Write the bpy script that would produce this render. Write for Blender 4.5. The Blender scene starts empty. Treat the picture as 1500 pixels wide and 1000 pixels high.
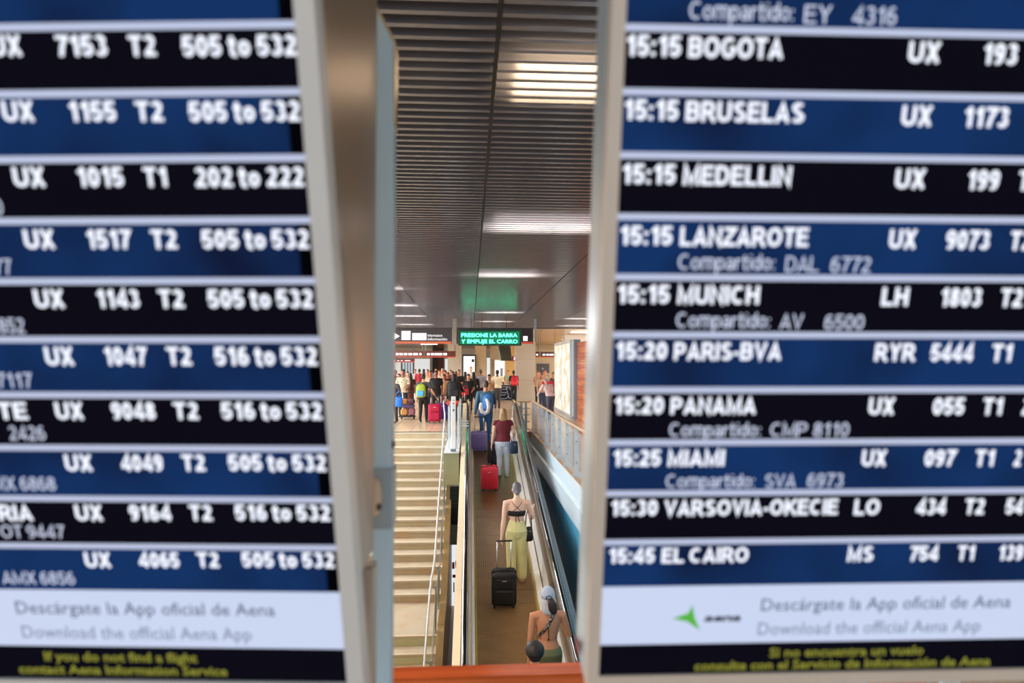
import bpy, math, random
from mathutils import Vector, Matrix
random.seed(7)
R = math.radians
S = bpy.context.scene
COL = S.collection

# ------------------------------------------------------------------ camera, light, exposure
FPX = 1000.0                                   # focal length in pixels of the 1500 px wide frame
YAW, PIT = math.atan(61/FPX), math.atan(34/FPX)
CAM = Vector((0, 0, 2.0))
fw = Vector((math.sin(YAW)*math.cos(PIT), math.cos(YAW)*math.cos(PIT), math.sin(PIT)))
rt = Vector((math.cos(YAW), -math.sin(YAW), 0))
up = rt.cross(fw)
cd = bpy.data.cameras.new('camera'); cam = bpy.data.objects.new('camera', cd); COL.objects.link(cam)
M = Matrix((rt, up, -fw)).transposed().to_4x4(); M.translation = CAM
cam.matrix_world = M
cd.sensor_width = 36; cd.lens = 24.0; cd.clip_start = 0.05; cd.clip_end = 300
cd.dof.use_dof = True; cd.dof.focus_distance = 15.0; cd.dof.aperture_fstop = 2.5
S.camera = cam
w = bpy.data.worlds.new('world'); S.world = w; w.use_nodes = True
w.node_tree.nodes['Background'].inputs[0].default_value = (0.86, 0.93, 1.0, 1)
w.node_tree.nodes['Background'].inputs[1].default_value = 1.3
S.view_settings.view_transform = 'Standard'; S.view_settings.look = 'None'
S.view_settings.exposure = 0.0; S.view_settings.gamma = 1.0
S.view_settings.use_curve_mapping = False
def area(name, loc, sx, sy, power, col, rot=(0, 0, 0)):
    l = bpy.data.lights.new(name, 'AREA'); l.shape = 'RECTANGLE'; l.size = sx; l.size_y = sy
    l.energy = power; l.color = col
    o = bpy.data.objects.new(name, l); COL.objects.link(o); o.location = loc; o.rotation_euler = rot
    return o
area('hall_light', (-9, 34, 3.4), 7, 22, 5200, (1, .98, .96))  # unseen area lamp added to brighten the far hall
area('hall_light', (11, 34, 3.4), 7, 22, 4600, (1, .97, .93))  # matching added fill, out of view on the right
area('stair_light', (-4.6, 17, 3.3), 2.4, 9, 820, (1, .98, .98))  # added fill that whitens the upper stairs, no fixture there
area('daylight', (-15.5, 11, 1.75), 2.9, 17, 2600, (.86, .94, 1), (0, R(-90), 0))  # cool fill added from the left to lift the slab edge, no window modelled
area('lower_hall_light', (-1.5, 26, -.76), 5, 6, 260, (1, .97, .93))  # added fill to lift the dark lower floor
area('lower_light', (-3.4, 5.0, 3.3), 3, 5, 400, (1, .70, .42))  # warm fill added to tint the lower steps tan

# ------------------------------------------------------------------ helpers
def lin(c):
    return tuple((v/12.92 if v <= .04045 else ((v+.055)/1.055)**2.4) for v in c)
def hexc(h):
    return lin(tuple(int(h[i:i+2], 16)/255 for i in (0, 2, 4)))
MATS = {}
def mat(h, rough=.6, metal=0, emit=0, var=.12, scale=8, alpha=1, trans=0, bump=0, spec=.5, kind=None):
    key = (h, rough, metal, emit, var, scale, alpha, trans, bump, spec, kind)
    if key in MATS: return MATS[key]
    m = bpy.data.materials.new('mat_'+h); m.use_nodes = True
    nt = m.node_tree; N = nt.nodes; L = nt.links
    b = N['Principled BSDF']; c = hexc(h)
    tc = N.new('ShaderNodeTexCoord'); nz = N.new('ShaderNodeTexNoise'); nz.inputs['Scale'].default_value = scale
    L.new(tc.outputs['Object'], nz.inputs['Vector'])
    mx = N.new('ShaderNodeMix'); mx.data_type = 'RGBA'
    mx.inputs[6].default_value = tuple(v*(1-var) for v in c)+(1,)
    mx.inputs[7].default_value = tuple(min(1, v*(1+var)) for v in c)+(1,)
    L.new(nz.outputs['Fac'], mx.inputs[0]); col = mx.outputs[2]
    def second(fac, h2):
        m2 = N.new('ShaderNodeMix'); m2.data_type = 'RGBA'
        L.new(fac, m2.inputs[0]); L.new(col, m2.inputs[6]); m2.inputs[7].default_value = hexc(h2)+(1,)
        return m2.outputs[2]
    def ramp(src, a, bb):
        r = N.new('ShaderNodeMapRange'); r.inputs[1].default_value = a; r.inputs[2].default_value = bb
        L.new(src, r.inputs[0]); return r.outputs[0]
    if kind == 'motif':
        v = N.new('ShaderNodeTexVoronoi'); v.inputs['Scale'].default_value = 11
        L.new(tc.outputs['Object'], v.inputs['Vector']); col = second(ramp(v.outputs['Distance'], .33, .22), '6b6250')
    if kind == 'plaid':
        wv = N.new('ShaderNodeTexWave'); wv.inputs['Scale'].default_value = 6; wv.bands_direction = 'X'
        w2 = N.new('ShaderNodeTexWave'); w2.inputs['Scale'].default_value = 6; w2.bands_direction = 'Z'
        L.new(tc.outputs['Object'], wv.inputs['Vector']); L.new(tc.outputs['Object'], w2.inputs['Vector'])
        a = N.new('ShaderNodeMath'); a.operation = 'MAXIMUM'
        L.new(wv.outputs['Fac'], a.inputs[0]); L.new(w2.outputs['Fac'], a.inputs[1])
        col = second(ramp(a.outputs[0], .82, 1.0), 'b06a6c')
    if kind == 'tattoo':
        v = N.new('ShaderNodeTexNoise'); v.inputs['Scale'].default_value = 22
        L.new(tc.outputs['Object'], v.inputs['Vector']); col = second(ramp(v.outputs['Fac'], .52, .6), '4d4a50')
    if kind == 'webbing':
        v = N.new('ShaderNodeTexNoise'); v.inputs['Scale'].default_value = 45
        L.new(tc.outputs['Object'], v.inputs['Vector']); col = second(ramp(v.outputs['Fac'], .5, .56), 'a9a29c')
    if kind == 'wood':
        mp = N.new('ShaderNodeMapping'); mp.inputs['Scale'].default_value = (.6, 8, 14)
        L.new(tc.outputs['Object'], mp.inputs['Vector'])
        v = N.new('ShaderNodeTexNoise'); v.inputs['Scale'].default_value = 3; v.inputs['Detail'].default_value = 5
        L.new(mp.outputs[0], v.inputs['Vector']); col = second(ramp(v.outputs['Fac'], .4, .75), 'a8421c')
    if kind == 'belt':
        g = N.new('ShaderNodeTexWave'); g.inputs['Scale'].default_value = 17; g.bands_direction = 'X'
        L.new(tc.outputs['Object'], g.inputs['Vector'])
        col = second(ramp(g.outputs['Fac'], .35, .8), '4a3727')
    if kind == 'stone':
        v = N.new('ShaderNodeTexNoise'); v.inputs['Scale'].default_value = 2.2; v.inputs['Detail'].default_value = 8
        L.new(tc.outputs['Object'], v.inputs['Vector']); col = second(ramp(v.outputs['Fac'], .5, .85), 'b8946a')
    if kind == 'sunwood':  # darker streaks stretched along the planks
        mp = N.new('ShaderNodeMapping'); mp.inputs['Scale'].default_value = (1, .5, 9)
        L.new(tc.outputs['Object'], mp.inputs['Vector'])
        v = N.new('ShaderNodeTexNoise'); v.inputs['Scale'].default_value = 1.5; v.inputs['Detail'].default_value = 6
        L.new(mp.outputs[0], v.inputs['Vector']); col = second(ramp(v.outputs['Fac'], .48, .7), '8a3f1c')
    if kind == 'map':
        mp = N.new('ShaderNodeMapping'); mp.inputs['Scale'].default_value = (1, 1.0, 1.6); mp.inputs['Rotation'].default_value = (.5, 0, 0)
        L.new(tc.outputs['Object'], mp.inputs['Vector'])
        v = N.new('ShaderNodeTexNoise'); v.inputs['Scale'].default_value = 1.6; v.inputs['Detail'].default_value = 4
        L.new(mp.outputs[0], v.inputs['Vector']); col = second(ramp(v.outputs['Fac'], .45, .75), 'e8b860')
    if kind == 'tile':
        t = N.new('ShaderNodeTexBrick'); t.inputs['Scale'].default_value = 1; t.offset = 0
        t.inputs['Brick Width'].default_value = .6; t.inputs['Row Height'].default_value = .6
        t.inputs['Mortar Size'].default_value = .006; t.inputs['Mortar'].default_value = (1, 1, 1, 1)
        t.inputs['Color1'].default_value = (0, 0, 0, 1); t.inputs['Color2'].default_value = (.25, .25, .25, 1)
        L.new(tc.outputs['Object'], t.inputs['Vector']); col = second(t.outputs['Color'], 'ab9070')
    if kind == 'screen':
        v = N.new('ShaderNodeTexNoise'); v.inputs['Scale'].default_value = 5; v.inputs['Detail'].default_value = 2
        L.new(tc.outputs['Object'], v.inputs['Vector']); col = second(ramp(v.outputs['Fac'], .42, .8), '0f1636')
    L.new(col, b.inputs['Base Color'])
    b.inputs['Roughness'].default_value = rough; b.inputs['Metallic'].default_value = metal
    b.inputs['Specular IOR Level'].default_value = spec
    if trans: b.inputs['Transmission Weight'].default_value = trans; b.inputs['IOR'].default_value = 1.1
    if alpha < 1: b.inputs['Alpha'].default_value = alpha
    if emit:
        L.new(col, b.inputs['Emission Color']); b.inputs['Emission Strength'].default_value = emit
        bl = N.new('ShaderNodeRGB'); bl.outputs[0].default_value = (.004, .004, .004, 1)
        L.new(bl.outputs[0], b.inputs['Base Color'])
    if bump:
        bp = N.new('ShaderNodeBump'); bp.inputs['Strength'].default_value = bump
        n2 = N.new('ShaderNodeTexNoise'); n2.inputs['Scale'].default_value = scale*6
        L.new(tc.outputs['Object'], n2.inputs['Vector']); L.new(n2.outputs['Fac'], bp.inputs['Height']); L.new(bp.outputs[0], b.inputs['Normal'])
    MATS[key] = m; return m

PENDING = []        # (object, kind, data) evaluated together at the end
def tag(o, label=None, cat=None, group=None, kind=None):
    if label: o['label'] = label
    if cat: o['category'] = cat
    if group: o['group'] = group
    if kind: o['kind'] = kind
    return o
def link(name, data, parent=None):
    o = bpy.data.objects.new(name, data); COL.objects.link(o)
    if parent is not None: o.parent = parent
    return o
def thing(name, label, cat, loc=(0, 0, 0), rz=0, group=None, rx=0):
    o = link(name, None); o.location = loc; o.rotation_euler = (rx, 0, rz); o.empty_display_size = .1
    return tag(o, label, cat, group)
class MB:
    def __init__(s): s.v = []; s.f = []; s.mi = []; s.cur = 0
    def add(s, vs, fs):
        n = len(s.v); s.v += [tuple(p) for p in vs]; s.f += [tuple(i+n for i in f) for f in fs]; s.mi += [s.cur]*len(fs)
    def box(s, x0, x1, y0, y1, z0, z1, bev=0):
        if bev:
            b = min(bev, (x1-x0)*.49, (y1-y0)*.49, (z1-z0)*.49)
            prof = [(x0, y0+b), (x0+b, y0), (x1-b, y0), (x1, y0+b), (x1, y1-b), (x1-b, y1), (x0+b, y1), (x0, y1-b)]
            cx, cy = (x0+x1)/2, (y0+y1)/2
            fx, fy = 1-2*b/(x1-x0), 1-2*b/(y1-y0)
            vs = []
            for z, k in ((z0, 1), (z0+b, 0), (z1-b, 0), (z1, 1)):
                for px, py in prof:
                    vs.append((cx+(px-cx)*(fx if k else 1), cy+(py-cy)*(fy if k else 1), z))
            fs = [tuple(range(7, -1, -1)), tuple(range(24, 32))]
            for r in range(3):
                for i in range(8):
                    j = (i+1) % 8; fs.append((r*8+i, r*8+j, r*8+8+j, r*8+8+i))
            s.add(vs, fs); return s
        vs = [(x, y, z) for z in (z0, z1) for x, y in ((x0, y0), (x1, y0), (x1, y1), (x0, y1))]
        s.add(vs, [(3, 2, 1, 0), (4, 5, 6, 7), (0, 1, 5, 4), (1, 2, 6, 5), (2, 3, 7, 6), (3, 0, 4, 7)]); return s
    def loft(s, rings):
        n = len(rings[0]); vs = [p for r in rings for p in r]; fs = []
        for k in range(len(rings)-1):
            for i in range(n):
                j = (i+1) % n; fs.append((k*n+i, k*n+j, (k+1)*n+j, (k+1)*n+i))
        fs.append(tuple(range(n-1, -1, -1))); fs.append(tuple((len(rings)-1)*n+i for i in range(n)))
        s.add(vs, fs); return s
    def tube(s, pts, rads, seg=10, flat=1.0, ref=None, ends=True):
        pts = [Vector(p) for p in pts]; rads = list(rads) if hasattr(rads, '__len__') else [rads]*len(pts)
        T = []
        for i in range(len(pts)):
            a = pts[max(0, i-1)]; b = pts[min(len(pts)-1, i+1)]; T.append((b-a).normalized())
        if ends:
            r0, r1 = rads[0], rads[-1]
            pts = [pts[0]-T[0]*r0*.75, pts[0]-T[0]*r0*.45]+pts+[pts[-1]+T[-1]*r1*.45, pts[-1]+T[-1]*r1*.75]
            rads = [r0*.35, r0*.8]+rads+[r1*.8, r1*.35]; T = [T[0]]*2+T+[T[-1]]*2
        u = Vector(ref) if ref else (Vector((1, 0, 0)) if abs(T[0].x) < .8 else Vector((0, 1, 0)))
        rings = []
        for p, r, t in zip(pts, rads, T):
            u = (u-t*u.dot(t)).normalized(); v = t.cross(u)
            rings.append([p+u*math.cos(2*math.pi*i/seg)*r+v*math.sin(2*math.pi*i/seg)*r*flat for i in range(seg)])
        s.loft(rings); return s
    def ell(s, c, rx, ry, rz, seg=14, st=9):
        c = Vector(c); rings = []
        for k in range(1, st):
            a = math.pi*k/st; z = -math.cos(a); q = math.sin(a)
            rings.append([c+Vector((rx*q*math.cos(2*math.pi*i/seg), ry*q*math.sin(2*math.pi*i/seg), rz*z)) for i in range(seg)])
        s.loft(rings); return s
    def extr(s, prof, path):
        """prof: (x, h) outline; path: (y, z) stations"""
        s.loft([[(x, y, z+h) for x, h in prof] for y, z in path]); return s
    def prism(s, poly, a, b, axis='y'):
        f = {'y': lambda p, q: (p[0], q, p[1]), 'x': lambda p, q: (q, p[0], p[1]), 'z': lambda p, q: (p[0], p[1], q)}[axis]
        s.loft([[f(p, a) for p in poly], [f(p, b) for p in poly]]); return s
    def obj(s, name, mats, parent=None, smooth=False):
        me = bpy.data.meshes.new(name); me.from_pydata(s.v, [], s.f)
        for m in (mats if isinstance(mats, (list, tuple)) else [mats]): me.materials.append(m)
        me.polygons.foreach_set('material_index', s.mi)
        if smooth: me.polygons.foreach_set('use_smooth', [True]*len(s.f))
        me.update()
        import bmesh
        bm = bmesh.new(); bm.from_mesh(me); bmesh.ops.recalc_face_normals(bm, faces=bm.faces); bm.to_mesh(me); bm.free()
        return link(name, me, parent)
def box(name, m, parent, *a, bev=0, **k): return MB().box(*a, bev=bev).obj(name, m, parent)
def X(px, Y): return (px-689)/1000*Y*1.0        # pixel column -> X at distance Y (walkway axis frame)
def Zy(py, Y): return 2-(py-534)/1000*Y
def P3(px, py, Y):
    d = fw+rt*((px-750)/FPX)+up*((500-py)/FPX); return CAM+d*(Y/d.y)
def text(s, m, parent, org, ex, ez, u0, u1, vc, hgt, name='lettering', bold=.02, depth=.0004, shear=0, keep=False):
    """flat print of s spanning u0..u1, centred on height vc, capital height hgt, on the plane org+ex*u+ez*v"""
    c = bpy.data.curves.new(name, 'FONT'); c.body = s; c.offset = bold; c.resolution_u = 2; c.shear = shear
    o = bpy.data.objects.new('tmp', c); COL.objects.link(o)
    PENDING.append((o, 'text', (name, m, parent, Vector(org), Vector(ex), Vector(ez), u0, u1, vc, hgt, depth, s)))

# stroke lettering for the flight displays (plain sans with even strokes)
def _arc(cx, cy, rx, ry, a0, a1, n=None):
    n = n or max(3, int(abs(a1-a0)/18)); return [(cx+rx*math.cos(R(a0+(a1-a0)*i/n)), cy+ry*math.sin(R(a0+(a1-a0)*i/n))) for i in range(n+1)]
def glyph(c, w):
    h = w/2; T = 1-h; B = h; M_ = .52
    def bowl(x0, x1, y0, y1, r=None):
        ry = (y1-y0)/2; rx = min(ry, (x1-x0)*.6); return [(x0, y1), (x1-rx, y1)]+_arc(x1-rx, (y0+y1)/2, rx, ry, 90, -90)[1:]+[(x0, y0)]
    G = {
     'A': (.72, [[(h*.8, 0), (.36, T), (.72-h*.8, 0)], [(.17, .27), (.55, .27)]]), 'B': (.68, [[(h, 0), (h, 1)], bowl(h, .60-h*.3, M_, T), bowl(h, .68-h, B, M_)]),
     'C': (.70, [_arc(.37, .5, .37-h, .5-h, 50, 310)]), 'D': (.70, [[(h, 0), (h, 1)], [(h, T)]+_arc(.30, .5, .40-h, .5-h, 90, -90)+[(h, B)]]),
     'E': (.62, [[(h, 0), (h, 1)], [(h, T), (.60, T)], [(h, M_), (.56, M_)], [(h, B), (.62, B)]]), 'G': (.74, [_arc(.38, .5, .38-h, .5-h, 48, 340)+[(.74-h, .5)], [(.42, .46), (.74, .46)]]),
     'H': (.68, [[(h, 0), (h, 1)], [(.68-h, 0), (.68-h, 1)], [(h, M_), (.68-h, M_)]]), 'I': (w, [[(h, 0), (h, 1)]]), 'J': (.5, [[(.5-h, 1), (.5-h, .3)]+_arc(.25, .27, .25-h, .27-h, 0, -180)]),
     'K': (.70, [[(h, 0), (h, 1)], [(.66, 1), (h, .38)], [(.26, .56), (.68, 0)]]), 'L': (.58, [[(h, 1), (h, 0)], [(h, B), (.58, B)]]), 'M': (.82, [[(h, 0), (h, .98), (.41, .12), (.82-h, .98), (.82-h, 0)]]),
     'N': (.70, [[(h, 0), (h, .94), (.70-h, .06), (.70-h, 1)]]), 'O': (.78, [_arc(.39, .5, .39-h, .5-h, 0, 360, 22)]), 'P': (.64, [[(h, 0), (h, 1)], bowl(h, .64-h, .44, T)]),
     'R': (.70, [[(h, 0), (h, 1)], bowl(h, .66-h, .46, T), [(.34, .46), (.68, 0)]]), 'S': (.64, [_arc(.32, .74, .30-h, .26-h, 30, 250)+_arc(.32, .27, .32-h, .27-h, 75, -150)]),
     'T': (.62, [[(0, T), (.62, T)], [(.31, 0), (.31, 1)]]), 'U': (.70, [[(h, 1), (h, .35)]+_arc(.35, .34, .35-h, .34-h, 180, 360)+[(.70-h, 1)]]), 'V': (.70, [[(h*.8, 1), (.35, B), (.70-h*.8, 1)]]),
     'X': (.68, [[(h, 1), (.68-h, 0)], [(.68-h, 1), (h, 0)]]), 'Y': (.68, [[(h, 1), (.34, .45), (.68-h, 1)], [(.34, .45), (.34, 0)]]), 'Z': (.62, [[(.03, T), (.58, T), (.04, B), (.62, B)]]),
     'W': (.95, [[(h, 1), (.25, B), (.475, .9), (.70, B), (.95-h, 1)]]), 'F': (.58, [[(h, 0), (h, 1)], [(h, T), (.58, T)], [(h, M_), (.52, M_)]]), 'Q': (.78, [_arc(.39, .5, .39-h, .5-h, 0, 360, 22), [(.5, .25), (.74, -.02)]]),
     '0': (.54, [_arc(.27, .5, .27-h, .5-h, 0, 360, 20)]), '1': (.44, [[(.08, .70), (.22, .80), (.31, .96)], [(.31, 0), (.31, 1)]]),
     '2': (.54, [_arc(.27, .72, .25-h, .28-h, 165, -20)+[(.30, .38), (.06, B)], [(.02, B), (.54, B)]]), '3': (.54, [_arc(.26, .75, .24-h, .25-h, 160, -90), _arc(.26, .28, .27-h, .28-h, 90, -160)]),
     '4': (.60, [[(.44, 0), (.44, .97), (.06, .29)], [(.02, .25), (.60, .25)]]), '5': (.54, [[(.50, T), (.13, T), (.09, .50)]+_arc(.26, .33, .27-h, .33-h, 120, -160)]),
     '6': (.54, [_arc(.27, .33, .27-h, .33-h, 0, 360, 18), _arc(.31, .52, .30-h, .48-h, 60, 180)]), '7': (.54, [[(.02, T), (.50, T), (.30, .5), (.20, 0)]]),
     '8': (.54, [_arc(.27, .745, .24-h, .255-h, 0, 360, 16), _arc(.27, .28, .27-h, .28-h, 0, 360, 16)]), '9': (.54, [_arc(.27, .67, .27-h, .33-h, 0, 360, 18), _arc(.23, .48, .30-h, .48-h, 0, -120)]),
     ':': (w*1.1, [[(h, .02), (h, .02+w)], [(h, .52), (h, .52+w)]]), '-': (.30, [[(0, .38), (.30, .38)]]), ' ': (.24, []),
     't': (.36, [[(.15, .95), (.15, .16)]+_arc(.26, .18, .11, .18-h*.6, 180, 270)+[(.36, h*.5)], [(-.02, .66), (.36, .66)]]), 'o': (.54, [_arc(.27, .37, .27-h, .37-h, 0, 360, 16)]),
     'm': (.82, [[(h, 0), (h, .74)], _arc(.25, .50, .25-h, .24-h*.4, 180, 0)+[(.50-h, 0)], _arc(.57+h*.5-.02, .50, .25-h, .24-h*.4, 180, 0)+[(.82-h, 0)]]), 'p': (.54, [[(h, .72), (h, -.27)], _arc(.28, .37, .26-h, .37-h, 0, 360, 16)]),
     'a': (.50, [_arc(.22, .22, .22-h*.8, .22-h*.8, 0, 360, 14), [(.46-h*.5, 0), (.46-h*.5, .5)]+_arc(.24, .50, .20-h*.2, .24-h, 0, 155)]), 'r': (.34, [[(h, 0), (h, .74)], _arc(.30, .42, .28-h, .32-h, 180, 85)]),
     'i': (w, [[(h, 0), (h, .72)], [(h, .86), (h, .86+w*.9)]]), 'd': (.54, [[(.54-h, 0), (.54-h, 1)], _arc(.26, .37, .26-h, .37-h, 0, 360, 16)])}
    return G[c]
def stroke_text(s, m, parent, org, ex, ez, u0, u1, vc, hgt, wgt, depth=.0003):
    x = 0; polys = []
    for c in s:
        gw, ls = glyph(c, wgt); polys += [[(px+x, py) for px, py in l] for l in ls]; x += gw+(.085 if c != ' ' else 0)
    x -= .085; sx_ = (u1-u0)/x
    nrm = ex.cross(ez).normalized(); mb = MB(); h = wgt/2; k = 0
    for l in polys:
        closed = len(l) > 6 and abs(l[0][0]-l[-1][0]) < 1e-6 and abs(l[0][1]-l[-1][1]) < 1e-6
        if closed: l = l[:-1]
        n = len(l); L_, R_ = [], []
        for i, (px, py) in enumerate(l):
            a = l[i-1] if (i or closed) else l[i]; b = l[(i+1) % n] if (i < n-1 or closed) else l[i]
            d1 = Vector((px-a[0], py-a[1])); d2 = Vector((b[0]-px, b[1]-py))
            if d1.length < 1e-9: d1 = d2
            if d2.length < 1e-9: d2 = d1
            d1.normalize(); d2.normalize(); nn = Vector((-(d1.y+d2.y), d1.x+d2.x))
            nn = nn.normalized() if nn.length > 1e-4 else Vector((-d1.y, d1.x))
            q = h/max(.45, nn.dot(Vector((-d1.y, d1.x)))); L_.append((px+nn.x*q, py+nn.y*q)); R_.append((px-nn.x*q, py-nn.y*q))
        k += 1; off = depth+(k % 7)*.00001
        P = lambda p, o_: org+ex*(u0+p[0]*sx_)+ez*(vc+(p[1]-.5)*hgt)+nrm*(-o_)*(-1)
        vs = [P(p, off) for p in L_]+[P(p, off) for p in R_]
        fs = [(i, i+1, n+i+1, n+i) for i in range(n-1)]
        if closed: fs.append((n-1, 0, n, 2*n-1))
        nv = len(vs); vs += [P(p, 0) for p in L_]+[P(p, 0) for p in R_]
        fs += [tuple(nv+i for i in f[::-1]) for f in fs]
        mb.add(vs, fs)
    return mb.obj('lettering', m, parent)

# colours
STEEL = mat('b9c2c8', .28, .85); WHITEM = mat('e6ebee', .4, .2, var=.04); BLACKM = mat('141416', .5)
GREYM = mat('7e868c', .35, .6); GLASS = mat('c9dfe6', .05, 0, alpha=.22, var=.02)

# ------------------------------------------------------------------ the setting
SLOPE = .2126; YT = 20.0; BOT = -4.25
def bz(y): return -(YT-y)*SLOPE if y < YT else 0.0
FLM = mat('d6c0a2', .2, 0, kind='tile', var=.08, scale=1.5)
fl = MB()
XL, XR, XE = -16, 16, 1.83
fl.box(XL, XR, 20.4, 75, -.7, 0)
fl.box(XE, XR, -8, 20.4, -.7, 0)
fl.box(XL, -4.2, -8, 20.4, -.7, 0)
fl.box(-4.2, XE, -8, 2.4, -.5, 0)
tag(fl.obj('floor', FLM), kind='structure')
tag(MB().box(-8, 6, -8, 34, BOT-.2, BOT).obj('floor', mat('b98a56', .3, kind='tile', var=.1)), kind='structure')
# slab edge band and dark panelled wall under the right gallery
tr = MB()
tr.extr([(1.80, -.7), (1.74, -.66), (1.74, -.32), (1.79, -.30), (1.83, .012), (1.93, .012), (1.93, -.7)], [(2.4, 0), (20.4, 0)])
tag(tr.obj('trim_1', mat('d3e4ee', .25, .0, var=.05)), kind='structure')
tag(box('trim_2', mat('d8bf9c', .35), None, 1.80, 2.02, 2.4, 20.4, .012, .03), kind='structure')
wr = link('wall_right', None); tag(wr, kind='structure')
for i in range(15):
    y0 = 2.4+i*1.2
    box('panel', mat('4a9cc2', .55, .0, var=.2, scale=.8, spec=.25), wr, 1.80, 1.86, y0+.005, y0+1.195, BOT, -.7)
tag(box('wall_left', mat('cdbb9b', .5), None, -4.3, -4.2, 2.4, 20.4, BOT, 0), kind='structure')
tag(box('wall_back', mat('c9b08a', .6), None, -4.2, 1.83, 34, 34.2, BOT, -.7), kind='structure')
# upper hall walls
WM = mat('e4ddcf', .6, var=.04)
wf_ = MB()
wf_.box(XL, X(590, 62), 62, 62.3, 0, 3.6); wf_.box(X(606, 62), X(634, 62), 62, 62.3, 0, 3.6); wf_.box(X(650, 62), XR, 62, 62.3, 0, 3.6)
wf_.box(X(590, 62), X(606, 62), 62, 62.3, 2.6, 3.6)
tag(wf_.obj('wall_front', WM), kind='structure')
tag(box('wall_outer_left', WM, None, XL-.2, XL, 22, 62, 0, 3.6), kind='structure')
tag(box('wall_outer_right', WM, None, XR, XR+.2, -8, 62, 0, 3.6), kind='structure')
wi = link('window_1', None); tag(wi, kind='structure')
box('window_pane', mat('a9cfe0', .08, 0, alpha=.35), wi, X(590, 62), X(606, 62), 62.1, 62.13, 0, 2.6)
for i in range(5):
    x = X(590+i*4, 62); box('window_frame', GREYM, wi, x-.04, x+.04, 62.0, 62.12, 0, 2.6)
box('window_frame', GREYM, wi, X(590, 62), X(606, 62), 61.98, 62.06, 2.52, 2.6)
d1 = link('door_1', None); tag(d1, kind='structure')
box('door_frame', mat('2a2022', .5), d1, X(634, 61.8), X(650, 61.8), 61.75, 62.25, 0, 3.5)
box('door_panel', mat('6c3020', .5), d1, X(642.5, 61.7), X(649, 61.7), 61.7, 61.76, 0, 3.3)

# ceiling : thin baffles hung under a dark void, in strips 1.465 m wide
CZ = 3.5
ce = MB().box(XL, XR, -2, 28, 3.95, 4.1).obj('ceiling', mat('0b0a0a', .9)); tag(ce, kind='structure')
SLM = mat('85858e', .2, .4, var=.05, spec=.6)
SX = [.124+1.465*i for i in range(-7, 8)]
def slat(mb, x0, y):
    a, b = x0+.012, x0+1.453
    mb.prism([(y, 0), (y+.034, 0), (y+.034, .055), (y+.004, .055)], a, b, 'x')
sm = MB(); slat(sm, 0, 0); proto = sm.obj('slat', SLM, ce)
stuff = MB(); ny = int((28-.4)/.112); first = True; cnt = 0
for k in range(ny):
    y = .4+k*.112
    for x0 in SX:
        vis = (x0 in (SX[6], SX[7])) and y > 2.6 and cnt < 300
        if vis:
            o = proto if first else proto.copy()
            if not first: COL.objects.link(o); o.parent = ce
            first = False; o.location = (x0, y, CZ); cnt += 1
        else:
            a, b = x0+.012, x0+1.453
            stuff.prism([(y, CZ), (y+.034, CZ), (y+.034, CZ+.055), (y+.004, CZ+.055)], a, b, 'x')
tag(stuff.obj('slat_field', SLM, ce), kind='stuff')
rails = MB()
for x0 in SX+[SX[-1]+1.465]:
    rails.box(x0-.012, x0+.012, .4, 28, CZ+.03, CZ+.12)
rails.obj('carrier_rail', BLACKM, ce)
fc = MB().box(XL, XR, 28, 75, CZ, CZ+.15).obj('ceiling', mat('96703f', .18, .1, var=.2, scale=.7)); tag(fc, kind='structure')
tag(box('trim_3', mat('3a3230', .5), None, XL, XR, 27.9, 28, CZ-.02, CZ+.4), kind='structure')
LG = 'ceiling lights above the slats'
def lamp(xc, yc, wx, label, e=38, dy=.42):
    lc = 'fff0dc'
    if yc < 5: e, lc = 20, 'ffdcae'
    t = thing('ceiling_light', label, 'ceiling light', (xc, yc, CZ+.40), 0, LG)
    box('lamp_housing', mat('c8c8c8', .4, .3), t, -wx/2-.02, wx/2+.02, -dy/2-.02, dy/2+.02, -.2, 0)
    box('diffuser', mat(lc, .5, emit=e, var=.0), t, -wx/2, wx/2, -dy/2, dy/2, -.215, -.2)
nm = ['nearest ceiling light, at the top right of the gap', 'second ceiling light from the front, right of the dark joint',
      'third ceiling light from the front, beside the dark joint', 'ceiling light just in front of the green sign', 'ceiling light hidden low above the green sign']
for (xc, yc), n in zip([(.86, 3.35), (.86, 7.3), (.62, 11.3), (.9, 19.5), (.9, 23.6)], nm): lamp(xc, yc, 1.2 if yc < 10 else 1.0, n)
for (xc, yc), n in zip([(-1.9, 13.4), (-1.95, 17.3), (-2.0, 21.1), (-2.1, 25.6)], ['left row ceiling light nearest the camera', 'left row ceiling light, second and brightest', 'left row ceiling light above the information sign', 'left row ceiling light behind the information sign']): lamp(xc, yc, 1.1, n)
for (xc, yc), n in zip([(3.6, 22), (4.0, 26)], ['far right ceiling light, nearer of the pair', 'far right ceiling light, farther of the pair']): lamp(xc, yc, 1.0, n)
lamp(-3.6, 6, 1.3, 'ceiling light high over the left side of the stairs', 38)
lamp(3.6, 9, 1.3, 'ceiling light over the right gallery behind the flight display', 38)
for i, (x, y) in enumerate([(-3.6, 31), (1.2, 31), (5.2, 31), (-3.6, 40), (1.0, 40), (6.0, 40), (-3.0, 50), (2.6, 50), (7, 50)]):
    t = thing('downlight', ['left', 'middle', 'right'][i % 3]+' panel light in the '+['front', 'second', 'farthest'][i//3]+' row of the brown far ceiling', 'ceiling light', (x, y, CZ), 0, 'panel lights in the far ceiling')
    box('lamp_frame', WHITEM, t, -.62, .62, -.32, .32, -.012, .0); box('diffuser', mat('fff2dc', .5, emit=16, var=0), t, -.58, .58, -.28, .28, -.02, -.012)

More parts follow.
